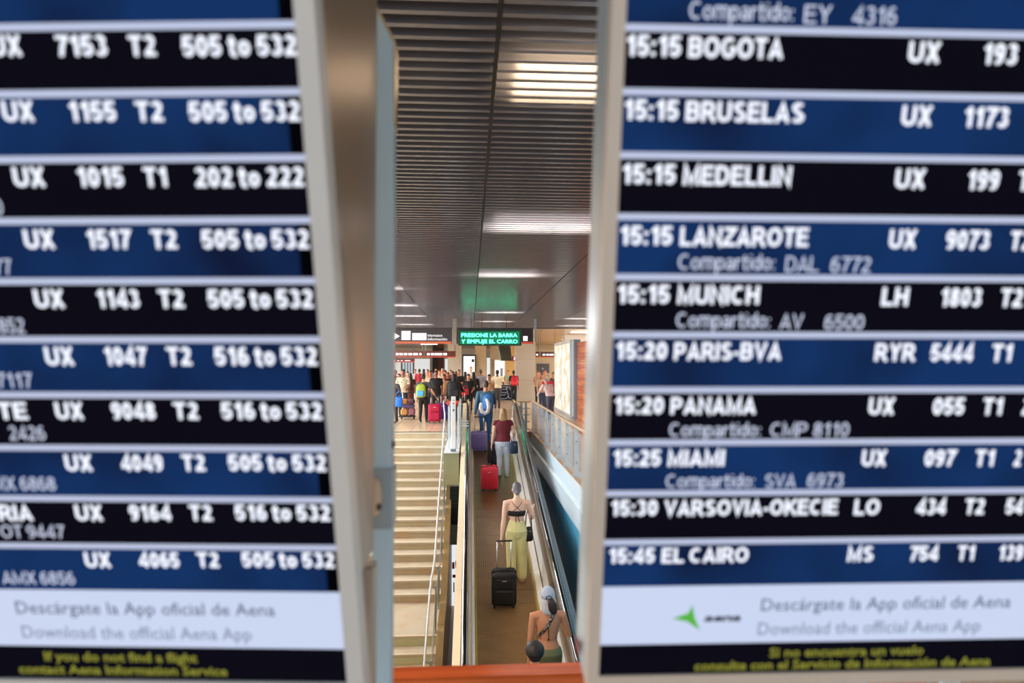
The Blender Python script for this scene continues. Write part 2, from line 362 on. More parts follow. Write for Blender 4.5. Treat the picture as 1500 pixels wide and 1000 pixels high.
# ------------------------------------------------------------------ staircase
ST, SR_, XS0, XS1 = .3727, .1715, -4.15, -.60
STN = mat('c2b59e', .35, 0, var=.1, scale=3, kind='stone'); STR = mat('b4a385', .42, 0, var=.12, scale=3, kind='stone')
NOS = mat('d8ccb4', .3, var=.05)
stair = thing('staircase', 'wide beige stone staircase descending beside the moving walkway', 'stairs', (0, 20.34, 0))
def tread(i, y1, z, depth):       # y1 = front (nosing) edge
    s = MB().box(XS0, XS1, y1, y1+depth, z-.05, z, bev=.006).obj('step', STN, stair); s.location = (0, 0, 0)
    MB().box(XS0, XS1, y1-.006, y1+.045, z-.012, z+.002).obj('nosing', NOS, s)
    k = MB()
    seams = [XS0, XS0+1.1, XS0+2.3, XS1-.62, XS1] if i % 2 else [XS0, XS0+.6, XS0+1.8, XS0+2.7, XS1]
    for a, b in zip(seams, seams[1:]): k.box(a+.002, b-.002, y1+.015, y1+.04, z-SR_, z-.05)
    k.obj('riser', STR, s)
for i in range(0, 17): tread(i, -i*ST, -i*SR_, ST+.04 if i else .30)
z17 = -17*SR_; yl1 = -17*ST; yl0 = yl1-1.36+.0
k = MB().box(XS0, XS1+.0, yl0, -16*ST+.04, z17-.05, z17).obj('landing', STN, stair)
MB().box(XS0, XS1, yl0-.006, yl0+.04, z17-.012, z17+.002).obj('nosing', NOS, k)
GRN = mat('b9b890', .4, var=.1)
for j in range(0, 8):
    z = z17-(j+1)*SR_; y = yl0-(j+1)*ST
    if z < BOT: break
    MB().box(XS0, XS1, y+ST-.02, y+ST+.01, z, z+SR_-.05).obj('riser', GRN, stair)
    s = MB().box(XS0, XS1, y, y+ST+.02, z-.05, z, bev=.006).obj('step', STN, stair)
    MB().box(XS0, XS1, y-.006, y+.04, z-.012, z+.002).obj('nosing', NOS, s)
# right stringer of tiled stone
sw = thing('stair_side_wall', 'beige stone side wall edging the staircase on the right', 'wall', (0, 0, 0))
yy = 15.6
def ns(y):   # nosing line height at world y
    d = 20.4-y
    if d <= 17*ST: return -d/ST*SR_
    if d <= 17*ST+1.36: return z17
    return max(BOT, z17-(d-17*ST-1.36)/ST*SR_)
ys = [20.2, 19, 18, 17, 16, 15, 14.06, 12.9, 11.8, 10.7, 9.6, 8.5]
for a, b in zip(ys, ys[1:]):
    mb = MB(); za, zb = ns(a)+.10, ns(b)+.10
    mb.loft([[(x, a-.004, z) for x, z in ((-.6, BOT), (-.47, BOT), (-.47, za), (-.6, za))], [(x, b+.004, z) for x, z in ((-.6, BOT), (-.47, BOT), (-.47, zb), (-.6, zb))]])
    mb.obj('stone_panel', mat('d3b27c', .4, kind='stone', var=.08), sw)
# stair railing: round tube handrail, posts, blue glass
rl = thing('stair_railing', 'silver tube handrail with bluish glass panels beside the stairs', 'railing', (0, 0, 0))
hx = -.72
hp = [(-.80, 21.6, .9), (-.80, 20.7, .9), (-.785, 20.3, .88), (hx, 19.6, ns(19.6)+.9), (hx, 17, ns(17)+.9), (hx, 14.3, ns(14.3)+.9), (hx, 13.9, z17+.91), (hx, 12.9, z17+.9), (hx, 12.5, ns(12.5)+.9), (hx, 9.6, ns(9.6)+.9)]
MB().tube(hp, .022, 12).obj('handrail', mat('b9bec2', .4, .4), rl, True)
for y in (21.3, 19.9, 17.9, 16.9, 15.4, 14.0, 12.75, 11.2, 9.9):
    zz = ns(y) if y < 20.4 else 0
    MB().box(-.64, -.61, y-.03, y+.03, zz-.05, zz+.86).obj('post', mat('9fb0bb', .3, .7), rl)
    MB().tube([(-.63, y, zz+.8), (hx, y, zz+.85)], .009, 8).obj('bracket', GREYM, rl)
gy = [21.2, 19.95, 18.0, 16.95, 15.45, 14.05, 12.8, 11.25, 9.95]
for a, b in zip(gy, gy[1:]):
    za, zb = (ns(a) if a < 20.4 else 0), (ns(b) if b < 20.4 else 0)
    MB().loft([[(-.632, a-.04, za+.12), (-.622, a-.04, za+.12), (-.622, a-.04, za+.78), (-.632, a-.04, za+.78)], [(-.632, b+.04, zb+.12), (-.622, b+.04, zb+.12), (-.622, b+.04, zb+.78), (-.632, b+.04, zb+.78)]]).obj('glass_panel', mat('b4cfe0', .08, alpha=.6), rl)

# island between stairs and walkway
isl = MB(); isl.box(-.6, -.25, 15.6, 20.5, -.72, 0)
tag(isl.obj('trim_4', mat('8f9070', .3, .1)), kind='structure')
tag(box('trim_5', mat('dfe4e6', .3), None, -.6, -.25, 15.56, 20.5, 0, .012), kind='structure')
gr = thing('ventilation_grille', 'dark louvred grille below the island slab', 'grille', (-.38, 17.2, 0))
box('grille_frame', BLACKM, gr, -.12, .12, .02, .06, -1.98, -1.05)
for i in range(15): box('louvre', mat('2c3a40', .4, .4), gr, -.11, .11, -.01, .02, -1.95+i*.06, -1.92+i*.06)
tag(box('wall_inner', mat('b4c2ca', .5), None, -.47, -.2, 17.3, 17.5, -2.5, -.7), kind='structure')
ps = thing('lower_floor_poster', 'white poster stand with red marks on the lower floor', 'poster', (-.40, 18.0, BOT))
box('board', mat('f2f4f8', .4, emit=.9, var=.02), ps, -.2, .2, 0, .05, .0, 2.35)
for a in [(-.06, .0, .95, 1.12), (.02, .07, .98, 1.15), (-.05, .03, .72, .80)]: box('red_mark', mat('d01828', .5), ps, a[0], a[1], -.004, 0, a[2], a[3])
box('dark_mark', mat('555560', .5), ps, -.03, .0, -.004, 0, .35, .6)
# stele with pictograms
stl = thing('sign_post', 'white upright pictogram post between stairs and walkway', 'sign', (X(664.6, 15.75), 15.75, .012))
box('post_face', mat('f4f6f6', .35, var=.02), stl, -.052, .052, 0, .05, .06, 1.26, bev=.006)
box('post_foot', GREYM, stl, -.06, .06, -.01, .07, 0, .06)
for z, c, q in ((1.17, '24302c', .014), (1.10, '8c2020', .02), (1.03, '555555', .009), (.96, '3a3a3a', .018), (.935, '3a3a3a', .018)):
    box('pictogram', mat(c, .5), stl, -q, q, -.003, 0, z-q*.6, z+q*.6)
gf = thing('guard_frame', 'white metal guard frame beside the pictogram post', 'railing', (0, 0, .012))
for x, y in ((-.50, 16.3), (-.50, 18.4), (-.285, 16.3), (-.285, 18.4), (-.285, 20.2), (-.50, 20.2)): box('post', mat('dce8ee', .3, .3), gf, x-.022, x+.022, y-.022, y+.022, 0, .98)
for z in (.98, .55, .12):
    MB().box(-.30, -.27, 16.3, 20.2, z-.014, z+.014).obj('bar', mat('dce8ee', .3, .3), gf)
    MB().box(-.52, -.49, 16.3, 20.2, z-.014, z+.014).obj('bar', mat('dce8ee', .3, .3), gf)
MB().box(-.507, -.50, 16.4, 20.1, .16, .92).obj('glass_panel', mat('a9c8dc', .06, alpha=.5), gf)
for y in (16.6, 17.3, 18.0): MB().box(-.285, -.04, y-.012, y+.012, .5, .525).obj('cross_bar', mat('dce8ee', .3, .3), gf)

# ------------------------------------------------------------------ moving walkway
wk = thing('moving_walkway', 'inclined moving walkway with brown ribbed belt and black handrails', 'walkway', (0, 0, 0))
BX0, BX1 = .09, 1.09
HL, HR = -.07, 1.32
BLT = mat('b08c62', .3, .1, kind='belt', var=.3, scale=3)
pm = MB().extr([(BX0, -.06), (BX1, -.06), (BX1, 0), (BX0, 0)], [(0, 0), (.396, .396*SLOPE)])
pp = pm.obj('pallet', BLT, wk); pp.location = (0, 0, bz(0))
for i in range(1, 50):
    o = pp.copy(); COL.objects.link(o); o.parent = wk; o.location = (0, i*.4, bz(i*.4))
path = [(0, bz(0)), (YT, 0)]; full = [(0, bz(0)), (YT, 0), (21.1, 0)]
yl = mat('b8a030', .5, var=.2)
MB().extr([(BX0, 0), (BX0+.022, 0), (BX0+.022, .006), (BX0, .006)], path).obj('edge_stripe', yl, wk)
MB().extr([(BX1-.022, 0), (BX1, 0), (BX1, .006), (BX1-.022, .006)], path).obj('edge_stripe', yl, wk)
MB().box(BX0-.05, BX1+.05, YT, 21.1, -.04, .012).obj('comb_plate', mat('b7b0a4', .35, .6), wk)
SK = mat('f2eee6', .32, .0, var=.04)
DK = mat('8fa0aa', .3, .3)
for a in range(0, 20, 2):
    seg = [(a+.003, bz(a+.003)), (a+1.997, bz(a+1.997))]
    MB().extr([(BX1, -.1), (BX1+.015, .11), (1.19, .14), (1.21, .14), (1.21, -.1)], seg).obj('skirt', SK, wk)
    MB().extr([(1.215, .12), (1.24, .46), (1.28, .46), (1.28, .12)], seg).obj('balustrade_panel', mat('eef0f0', .25, .1, var=.03), wk)
    MB().extr([(1.245, .465), (1.262, .80), (1.275, .80), (1.275, .465)], seg).obj('balustrade_glass', mat('4b4236', .15, .2), wk)
    MB().extr([(BX0, -.1), (BX0-.015, .11), (.035, .14), (.03, -.1)], seg).obj('skirt', SK, wk)
    MB().extr([(.03, .12), (.005, .84), (-.03, .84), (-.03, .12)], seg).obj('balustrade_panel', SK, wk)
    MB().extr([(-.116, .895), (-.215, .87), (-.215, -.9), (-.116, -.9)], seg).obj('outer_cladding', mat('e4d3b0', .4, .1, var=.05), wk)
    MB().extr([(1.36, .80), (1.46, .80), (1.46, -.9), (1.36, -.9)], seg).obj('outer_cladding', DK, wk)
GRV = mat('2b2a26', .5)
MB().extr([(1.203, .141), (1.216, .141), (1.216, .147), (1.203, .147)], path).obj('groove', GRV, wk)
MB().extr([(1.255, .80), (1.278, .80), (1.278, .875), (1.262, .875)], full).obj('rail_profile', mat('dfe6ea', .2, .8), wk)
MB().extr([(1.358, .80), (1.372, .80), (1.372, .875), (1.358, .875)], full).obj('rail_profile', mat('dfe6ea', .2, .8), wk)
MB().extr([(-.03, .80), (.012, .80), (.008, .87), (-.03, .87)], full).obj('rail_profile', mat('b8b0a0', .5, .0), wk)
HM = mat('0c100f', .10, 0, var=.02, spec=1.0)
for n_ in HM.node_tree.nodes:
    if n_.type == 'BSDF_PRINCIPLED': n_.inputs['Coat Weight'].default_value = 1; n_.inputs['Coat Roughness'].default_value = .10; n_.inputs['Coat IOR'].default_value = 1.55
for hx_ in (HL, HR):
    pts = [(hx_, 0, bz(0)+.90), (hx_, 10, bz(10)+.90), (hx_, 19.3, bz(19.3)+.90), (hx_, 20.1, .895), (hx_, 20.9, .895)]
    for q in range(1, 9):
        a = math.pi*q/8; pts.append((hx_, 20.9+.28*math.sin(a), .615+.28*math.cos(a)))
    pts.append((hx_, 20.4, .335))
    MB().tube(pts, .042, 14, flat=.62, ref=(1, 0, 0)).obj('handrail', HM, wk, True)
    dsc = []
    for q in range(0, 17):
        a = math.pi*q/16; dsc.append((20.9+.25*math.sin(a), .615+.25*math.cos(a)))
    dsc = [(20.0, .86)]+dsc+[(20.0, .2)]
    MB().prism(dsc, hx_-.03, hx_+.03, 'x').obj('newel', mat('c8cfd0', .3, .5), wk)
    MB().box(hx_-.06, hx_+.06, YT, 21.0, 0, .38).obj('newel_base', SK, wk)
    MB().box(hx_-.03, hx_+.03, 20.85, 20.96, .915, .93).obj('entry_mark', mat('e0b030', .4), wk)

# ------------------------------------------------------------------ right gallery balustrade
bl = thing('gallery_balustrade', 'glass balustrade with pale blue posts and wooden handrail on the right', 'railing', (1.87, 0, .03))
PM = mat('c4d8e8', .3, .3, var=.04)
def gpost(y):
    p = MB().prism([(-.075, 0), (.075, 0), (.04, .10), (.035, .86), (-.035, .86), (-.04, .10)], y-.012, y+.012, 'y').obj('post', PM, bl)
    for z in (.25, .62):
        MB().tube([(0, y-.03, z), (0, y-.012, z)], .016, 10, ends=False).obj('fixing', GREYM, p)
yp = [20.3, 19.6, 17.95, 16.7, 15.5, 14.3, 13.15, 12.0, 10.85, 9.7, 8.5, 7.3, 6.1, 4.9, 3.7, 2.6]
for y in yp: gpost(y)
for a, b in zip(yp, yp[1:]): box('glass_panel', GLASS, bl, -.05, -.04, b+.05, a-.05, .06, .82)
MB().tube([(0, 20.35, .88), (0, 11, .88), (0, 2.5, .88)], .034, 12, flat=.8).obj('handrail', mat('c9a888', .35, kind=None, var=.15), bl, True)
er = thing('end_railing', 'short barred railing closing the gap beside the walkway end', 'railing', (0, 20.38, .0))
for x in (1.52, 1.66): box('post', mat('8fa3b0', .3, .5), er, x-.035, x+.035, -.02, .02, 0, .88)
for z in (.08, .3, .5, .7): box('bar', mat('9aa4a8', .3, .6), er, 1.44, 1.78, -.01, .01, z-.012, z+.012)
MB().tube([(1.44, 0, .9), (1.78, 0, .9)], .026, 10).obj('handrail', mat('c9a888', .35), er, True)

# wooden railing at the viewer's side
vr = thing('wooden_railing', 'orange varnished wooden handrail in the foreground at the bottom', 'railing', (0, 0, 0))
zt = 1.05; y1, y2 = (2-zt)/.4495, (2-zt)/.431
MB().box(-3.6, 1.45, y1, y2, zt-.10, zt, bev=.006).obj('handrail', mat('dc6a30', .22, 0, kind='wood', var=.1, scale=2), vr)
for x in (-3.2, -2.0, -.9, .2, 1.2):
    box('post', STEEL, vr, x-.02, x+.02, y1+.03, y1+.06, 0, zt-.10)
for a, b in ((-3.16, -2.04), (-1.96, -.94), (-.86, .16), (.24, 1.16)): box('glass_panel', GLASS, vr, a, b, y1+.04, y1+.05, .12, zt-.13)

# ------------------------------------------------------------------ overhead signs
SG = mat('4a4446', .35, .1, var=.05); SRED = mat('e8503a', .4, emit=.75, var=.1); SW = mat('ffffff', .4, emit=1.3, var=0)
s1 = thing('overhead_sign', 'long dark grey overhead information sign with white squares and red edge', 'sign', (0, 22.3, 0))
y = 22.3
def sx(px, Y=22.3): return X(px, Y)
box('sign_panel', SG, s1, sx(540), sx(662), 0, .18, Zy(503, y), Zy(481, y)); box('sign_panel', SG, s1, sx(669), sx(781), 0, .18, Zy(503, y), Zy(481, y))
box('edge_strip', mat('f07048', .4, emit=.9, var=.1), s1, sx(540), sx(661.5), -.012, 0, Zy(503.2, y), Zy(500.2, y))
box('edge_strip', SRED, s1, sx(762), sx(780), -.012, 0, Zy(503.2, y), Zy(500.4, y))
box('bracket', mat('b3a99c', .3, .6), s1, sx(663), sx(668.5), -.03, .2, Zy(506, y), CZ)
box('bracket', mat('b3b9bc', .3, .6), s1, sx(783.5), sx(786), -.03, .2, Zy(500, y), CZ)
zc = Zy(492.5, y)
MB().prism([(sx(570.5), zc), (sx(578.5), Zy(487.5, y)), (sx(586.5), zc), (sx(578.5), Zy(497.5, y))], -.012, 0).obj('diamond_mark', SW, s1)
box('white_square', SW, s1, sx(589), sx(602), -.012, 0, Zy(498, y), Zy(485, y))
box('white_field', SW, s1, sx(604.5), sx(625), -.012, 0, Zy(498.3, y), Zy(488, y))
box('white_square', SW, s1, sx(766.5), sx(773), -.012, 0, Zy(499, y), Zy(492, y))
for s_, a, b, yc in (('Information', 627, 648, 491.2), ('Información', 627, 655, 496.6)):
    text(s_, SW, s1, (0, y-.008, 0), (1, 0, 0), (0, 0, 1), sx(a), sx(b), Zy(yc, y), .085, bold=.004)
led = thing('led_sign', 'green lit message sign hanging over the moving walkway', 'sign', (0, 21.6, 0))
y = 21.6
box('sign_case', mat('0d5a44', .4, emit=.30, var=.1), led, X(671, y), X(764, y), 0, .2, Zy(506, y), Zy(482, y), bev=.01)
box('lit_field', mat('0b8a5a', .4, emit=.85, var=.35, scale=3), led, X(674, y), X(761, y), -.01, 0, Zy(504, y), Zy(485.5, y))
for s_, a, b, yc in (('PRESIONE LA BARRA', 676, 757.5, 490.8), ('Y EMPUJE EL CARRO', 676, 758, 499.8)):
    text(s_, mat('38e8ac', .4, emit=15, var=0), led, (0, y-.012, 0), (1, 0, 0), (0, 0, 1), X(a, y), X(b, y), Zy(yc, y), .115, bold=.0)
for px in (690, 706, 742): MB().tube([(X(px, y), .1, Zy(482, y)), (X(px, y), .1, CZ)], .008, 6).obj('hanger', BLACKM, led)
def smallsign(lbl, Y, a, b, yt, yb, marks, col='5a2a24'):
    t = thing('hanging_sign', lbl, 'sign', (0, Y, 0))
    box('sign_panel', mat(col, .4, var=.1), t, X(a, Y), X(b, Y), 0, .15, Zy(yb, Y), Zy(yt, Y))
    box('edge_strip', SRED, t, X(a, Y), X(b, Y), -.02, 0, Zy(yb+1.6, Y), Zy(yb, Y))
    for q in marks: box('white_mark', SW, t, X(q[0], Y), X(q[1], Y), -.02, 0, Zy(yb-1.5, Y), Zy(yt+3, Y))
    for x in (a+1, b-1): MB().tube([(X(x, Y), .07, Zy(yt, Y)), (X(x, Y), .07, CZ)], .03, 6).obj('hanger', GREYM, t)
smallsign('small dark red hanging sign with a row of white symbols, far left', 42, 577, 620.5, 514, 521.8, [(581, 585), (586, 591), (592.5, 597.5), (599, 604.5), (606, 613), (615, 618)])
smallsign('small brown hanging sign with arrow and white square, right of the far left one', 42, 623, 667.5, 514, 521.8, [(626, 630), (631.5, 636), (637, 648), (649.5, 655)])
smallsign('farthest hanging sign, partly hidden below the far left one', 54, 573, 608, 525.5, 529, [(577, 580), (583, 586), (588, 591), (594, 602)], '7a2a28')
smallsign('small dark hanging sign with white arrow right of the grey column', 42, 792, 815, 515, 522, [(795, 799), (800.5, 804), (805, 811.5)], '3c2420')
smallsign('small dark hanging sign cut by the grey column', 42.2, 783, 790.5, 515, 522, [(785.5, 788.5)], '3c2420')

# ------------------------------------------------------------------ far hall columns, panels, kiosk
def column(lbl, Y, a, b, col, dep=1.1, seams=True, top=CZ):
    t = thing('column', lbl, 'column', ((X(a, Y)+X(b, Y))/2, Y, 0)); h = (X(b, Y)-X(a, Y))/2
    m = mat(col, .45, .05, var=.04)
    zs = [0, 1.15, 2.3, top] if seams else [0, top]
    for z0, z1 in zip(zs, zs[1:]): box('panel', m, t, -h, h, 0, dep, z0+.006, z1-.006)
    box('core', mat('8a8378', .6), t, -h+.01, h-.01, .01, dep-.01, 0, top)
column('wide light grey panelled column behind the end of the right handrail', 37, 755.8, 784.6, 'b9b4a8')
column('narrow beige column left of the hanging stair', 45, 695.8, 712, 'bba988', .8, False)
column('white column top behind the backlit map panels', 34, 828, 862, 'd5d8da', 1.0)
bw = thing('partition', 'beige partition wall behind the man in the white T-shirt', 'wall', (0, 46.5, 0))
box('panel', mat('bcae94', .5), bw, X(718, 46.5), X(740, 46.5), 0, .2, 0, CZ); box('panel', mat('c9a566', .5), bw, X(740.3, 46.5), X(757, 46.5), 0, .2, 0, CZ)
pw = thing('partition', 'cream partition wall left of the framed white window', 'wall', (0, 50, 0))
box('panel', mat('dcd6c8', .5), pw, X(656, 50), X(676, 50), 0, .2, 0, CZ)
pr = thing('partition', 'brown partition wall with dark picture behind the right crowd', 'wall', (0, 52, 0))
box('panel', mat('b9a88c', .5), pr, X(783, 52), X(835, 52), 0, .2, 0, CZ)
box('dark_picture', mat('3b3a40', .4), pr, X(787, 51.9), X(805, 51.9), -.12, -.02, Zy(546, 51.9), Zy(532.5, 51.9)); box('picture_emblem', mat('8890a0', .4), pr, X(794, 51.8), X(797, 51.8), -.14, -.12, Zy(541, 51.8), Zy(538.5, 51.8))
def lightbox(lbl, Y, a, b, yt, zb, frame, e=1.25):
    t = thing('backlit_panel', lbl, 'light box', (0, Y, 0))
    box('frame', mat(frame, .4), t, X(a, Y)-.08, X(b, Y)+.08, 0, .12, zb, Zy(yt, Y)+.1)
    box('lit_face', mat('f7faf8', .4, emit=e, var=.03), t, X(a, Y), X(b, Y), -.02, 0, zb+.08, Zy(yt, Y))
    return t
lb = lightbox('tall white lit panel with black frame left of the beige column', 44.6, 679, 695.5, 521.5, 0, '15181a')
box('small_sign', BLACKM, lb, X(691, 44.5), X(694.8, 44.5), -.1, -.02, Zy(530, 44.5), Zy(526, 44.5))
lb = lightbox('white lit poster with small figure under the hanging stair', 46.36, 725, 739, 527.6, 1.1, 'c9c0b0')
box('printed_figure', mat('8a8f96', .5), lb, X(733, 46.3), X(736.5, 46.3), -.05, -.02, Zy(552, 46.3), Zy(539, 46.3))
lb = lightbox('narrow pale lit panel between the two beige columns', 47, 713, 718, 524, 0, 'b0a898', .85)  # glowing panel added to stand in for the bright gap
for (a, b, c) in ((608, 630, 'f0f0ee'), (652, 657, 'f6f6f6'), (577, 588, 'ece6da')):
    t = thing('wall_display', {608: 'broad white display wall behind the man in the red shirt', 652: 'narrow white display beside the dark doorway', 577: 'cream display wall at the far left edge of the hall'}[a], 'display', (0, 58, 0))
    box('display_face', mat(c, .4, emit=.8, var=.05), t, X(a, 58), X(b, 58), 0, .1, 0, 2.5)  # plain pale wall, its brightness put in as emission
# hanging stair underside
es = thing('hanging_stair', 'slatted grey underside of a stair rising behind the green sign', 'stairs', (0, 44, 0))
for i in range(9):
    xa = X(729+i*2.1, 44); xb = X(735+i*1.75, 44)
    MB().loft([[(xa, .0, 3.5), (xa+.045, .0, 3.5), (xa+.045, .3, 3.5), (xa, .3, 3.5)], [(xb, .0, 2.25), (xb+.045, .0, 2.25), (xb+.045, .3, 2.25), (xb, .3, 2.25)]]).obj('slat', mat('3f4038', .5), es)
MB().loft([[(X(727, 44), .3, 3.5), (X(748, 44), .3, 3.5), (X(748, 44), .5, 3.5), (X(727, 44), .5, 3.5)], [(X(733, 44), .3, 2.25), (X(750.5, 44), .3, 2.25), (X(750.5, 44), .5, 2.25), (X(733, 44), .5, 2.25)]]).obj('underside', mat('b8bcae', .4), es)
fe = thing('fire_sign', 'small red sign with white bar beside the grey column', 'sign', (X(753.4, 37.5), 37.4, Zy(525, 37.5)))
box('sign_face', mat('d8202a', .4, emit=.35), fe, -.14, .12, 0, .02, -.13, .13); box('white_bar', SW, fe, -.03, .03, -.01, 0, -.09, .09)
kd = thing('kiosk_counter', 'dark navy kiosk counter with white outlined letters by the grey column', 'counter', (0, 38.6, 0))
box('front', mat('14172e', .3), kd, X(724, 38.6), X(755.5, 38.6), 0, .5, 0, .86); box('counter_top', mat('d8d4cc', .3), kd, X(723, 38.6), X(755.5, 38.6), -.04, .54, .86, .90)
kt = mat('e8ecf8', .4, emit=.7)
def stroke(pts, Y, wd=.009):
    MB().tube([(X(px, Y), -.02, Zy(py, Y)) for px, py in pts], wd, 6).obj('letter_outline', kt, kd)
stroke([(736, 566), (744, 566), (742, 569.5), (736, 570)], 38.6); stroke([(734, 574.5), (742, 574.5), (739.5, 578), (734, 578.3)], 38.6); stroke([(733.5, 584), (741, 583.5), (745, 580.5)], 38.6)
stroke([(742.5, 566.8), (746.5, 566.8), (749, 575.5), (751, 566.8), (754, 566.8), (750, 583), (745.5, 583), (741.5, 566.8)], 38.6)
# backlit map panels on the right
mp_ = thing('map_light_box', 'tall backlit panel with faint orange city map on the right', 'light box', (3.8, 0, 0))
box('lit_face', mat('fffdf2', .4, emit=1.0, kind='map', var=.02), mp_, -.03, 0, 28.05, 30.4, .12, 2.82)
box('lit_face', mat('fffdf2', .4, emit=1.0, kind='map', var=.02), mp_, -.03, 0, 25.75, 28.0, .12, 2.82)
box('frame', mat('e9f0f4', .3, .3), mp_, 0, .25, 25.6, 30.5, 0, 2.95)
for y in (25.68, 28.02, 30.45): box('mullion', mat('dfe8f0', .3, .3), mp_, -.04, 0, y-.03, y+.03, .05, 2.95)
box('mullion', mat('dfe8f0', .3, .3), mp_, -.04, 0, 25.68, 30.45, 2.82, 2.95); box('mullion', mat('dfe8f0', .3, .3), mp_, -.04, 0, 25.68, 30.45, 0, .12)
for (yy_, z) in ((28.5, 1.75), (27.3, 1.8), (28.4, .75), (27.2, .7)): box('printed_figure', mat('9a8a9a', .5), mp_, -.034, -.03, yy_, yy_+.09, z-.2, z+.05)
fr = thing('panel_pillar', 'silver framed pillar between map panel and orange wall', 'pillar', (3.84, 25.2, 0))
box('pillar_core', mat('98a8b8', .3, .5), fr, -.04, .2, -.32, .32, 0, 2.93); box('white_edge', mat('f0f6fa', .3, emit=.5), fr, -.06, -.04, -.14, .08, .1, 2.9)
ow = thing('orange_wood_wall', 'orange wooden plank wall at the right edge of the gap', 'wall', (3.9, 0, 0))
for i in range(29):
    z = .0+i*.097
    box('plank', mat(['d2682a', 'c75a20', 'dd7a38', 'e08a4c'][(i*7) % 4], .3, kind='sunwood', var=.15, scale=2), ow, 0, .08+(i*37 % 3)*.004, 10.5, 24.75, z+.003, z+.094)
text('P', mat('241410', .4), ow, (-.004, 24.6, 0), (0, -1, 0), (0, 0, 1), 1.15, 1.45, Zy(532, 23.3), .26, depth=.002)

# ------------------------------------------------------------------ flight displays
def frame_of(org, rv):
    o = Vector(org); v = Vector(rv); m3 = Matrix.Rotation(v.length, 3, v.normalized())
    return o, m3 @ Vector((1, 0, 0)), m3 @ Vector((0, 0, 1)), m3 @ Vector((0, 1, 0))
ROWP = .08
MK = mat('eef2ff', .4, spec=.1, emit=1.2, var=0); SEC = mat('cdd6f0', .4, emit=.92, var=0); SEP = mat('c6d0ee', .4, emit=.85, var=0)
DARKR = mat('08071a', .5, spec=0, emit=.6, var=.1); BLUER = mat('163f7c', .5, spec=0, emit=.62, var=.15, scale=4, kind='screen')
WHT = mat('cdd9f6', .4, emit=.95, var=.03, scale=2); TXG = mat('5c6f92', .4, emit=.6, var=0); TXG2 = mat('8d9cbd', .4, emit=.7, var=0); YEL = mat('b4b63a', .4, emit=.5, var=0)
def display(lbl, org, rv, side, ulen, edge, seps, ends, row_txt, foot):
    O, ex, ez, ey = frame_of(org, rv)
    t = thing('flight_display', lbl, 'screen', (0, 0, 0))
    def uv(px, py):
        d = fw+rt*((px-750)/FPX)+up*((500-py)/FPX); k = (O-CAM).dot(ey)/d.dot(ey); p = CAM+d*k-O
        return p.dot(ex), p.dot(ez)
    def pt(u, v, n=0): return O+ex*u+ez*v-ey*n          # n towards the viewer
    def slab(name, m, u0, u1, v0, v1, n0, n1, par=t):
        mb = MB(); mb.loft([[pt(u0, v0, n), pt(u1, v0, n), pt(u1, v1, n), pt(u0, v1, n)] for n in (n0, n1)]); return mb.obj(name, m, par)
    ua, ub = (-ulen, 0) if side < 0 else (0, ulen)
    epx = edge
    vs = [uv(x, y)[1] for x, y in seps]                 # separator heights
    pitch = (vs[0]-vs[-1])/(len(vs)-1)
    w1, b1 = uv(*ends[0])[1], uv(*ends[1])[1]
    top = vs[0]+pitch*1.9
    sc = slab('screen', mat('08080e', .6, spec=0), ua, ub, b1, top, -.012, 0)
    rows = [top]+[vs[0]+pitch]+vs
    for i in range(len(rows)-1):
        blue = (i % 2 == 1)
        a, b = ua, ub
        if blue and side < 0: b = ub-.02
        slab('screen_row', BLUER if blue else DARKR, a, b, rows[i+1], rows[i], .0002, .0006, sc)
    for v in [vs[0]+pitch]+vs[:-1]: slab('row_divider', SEP, ua, ub, v-.0045, v+.0045, .0006, .0012, sc)
    slab('white_band', WHT, ua, ub, w1, vs[-1], .0004, .001, sc)
    slab('black_band', DARKR, ua, ub, b1, w1, .0004, .001, sc)
    def put(s_, x0, x1, yl, yr, hpx, m, bold=.03, shear=0):
        u0, va = uv(x0, yl); u1, vb = uv(x1, yr); vm = (va+vb)/2
        _, q1 = uv((x0+x1)/2, (yl+yr)/2-hpx/2); _, q2 = uv((x0+x1)/2, (yl+yr)/2+hpx/2)
        if m in (MK, SEC): u0 += .0022; u1 -= .0022
        if m in (MK, SEC): stroke_text(s_, m, sc, pt(0, 0, .0014), ex, ez, u0, u1, (q1+q2)/2, (q1-q2), .19 if m is MK else .125)
        else: text(s_, m, sc, pt(0, 0, .0014), ex, ez, u0, u1, (q1+q2)/2, (q1-q2), bold=bold, depth=.0003, shear=shear)
    for a in row_txt: put(*a)
    for a in foot: put(*a)
    return t, pt, slab, uv, top, b1, sc
ends_l = [(504, 950), (511, 998)]
lt = []
def L(y, hp, items, sec=()):
    for s_, x0, x1 in items: lt.append((s_, x0, x1, y, y, hp*(.80 if ' to ' in s_ and 0 else 1), MK, .045))
    for s_, x0, x1, yy in sec: lt.append((s_, x0, x1, yy-2.5, yy-2.5, hp*.82, SEC, .02))
g = lambda a, b, c: [(a+' to '+b, c[0], c[1])]
L(67, 31, [('UX', -16, 35), ('7153', 80, 160), ('T2', 187, 231), ('505 to 532', 265, 437)])
L(163, 30, [('UX', 2, 53), ('1155', 99, 173), ('T2', 197, 242), ('505 to 532', 275, 442)])
L(259, 29, [('UX', 18, 69), ('1015', 111, 184), ('T1', 209, 248), ('202 to 222', 284, 448)], [('0', -10, 7, 305)])
L(350, 28, [('UX', 34, 83), ('1517', 125, 194), ('T2', 220, 262), ('505 to 532', 294, 455)], [('77', -10, 20, 393)])
L(437, 27, [('UX', 49, 97), ('1143', 140, 207), ('T2', 231, 272), ('505 to 532', 303, 461)], [('6852', -16, 39, 479)])
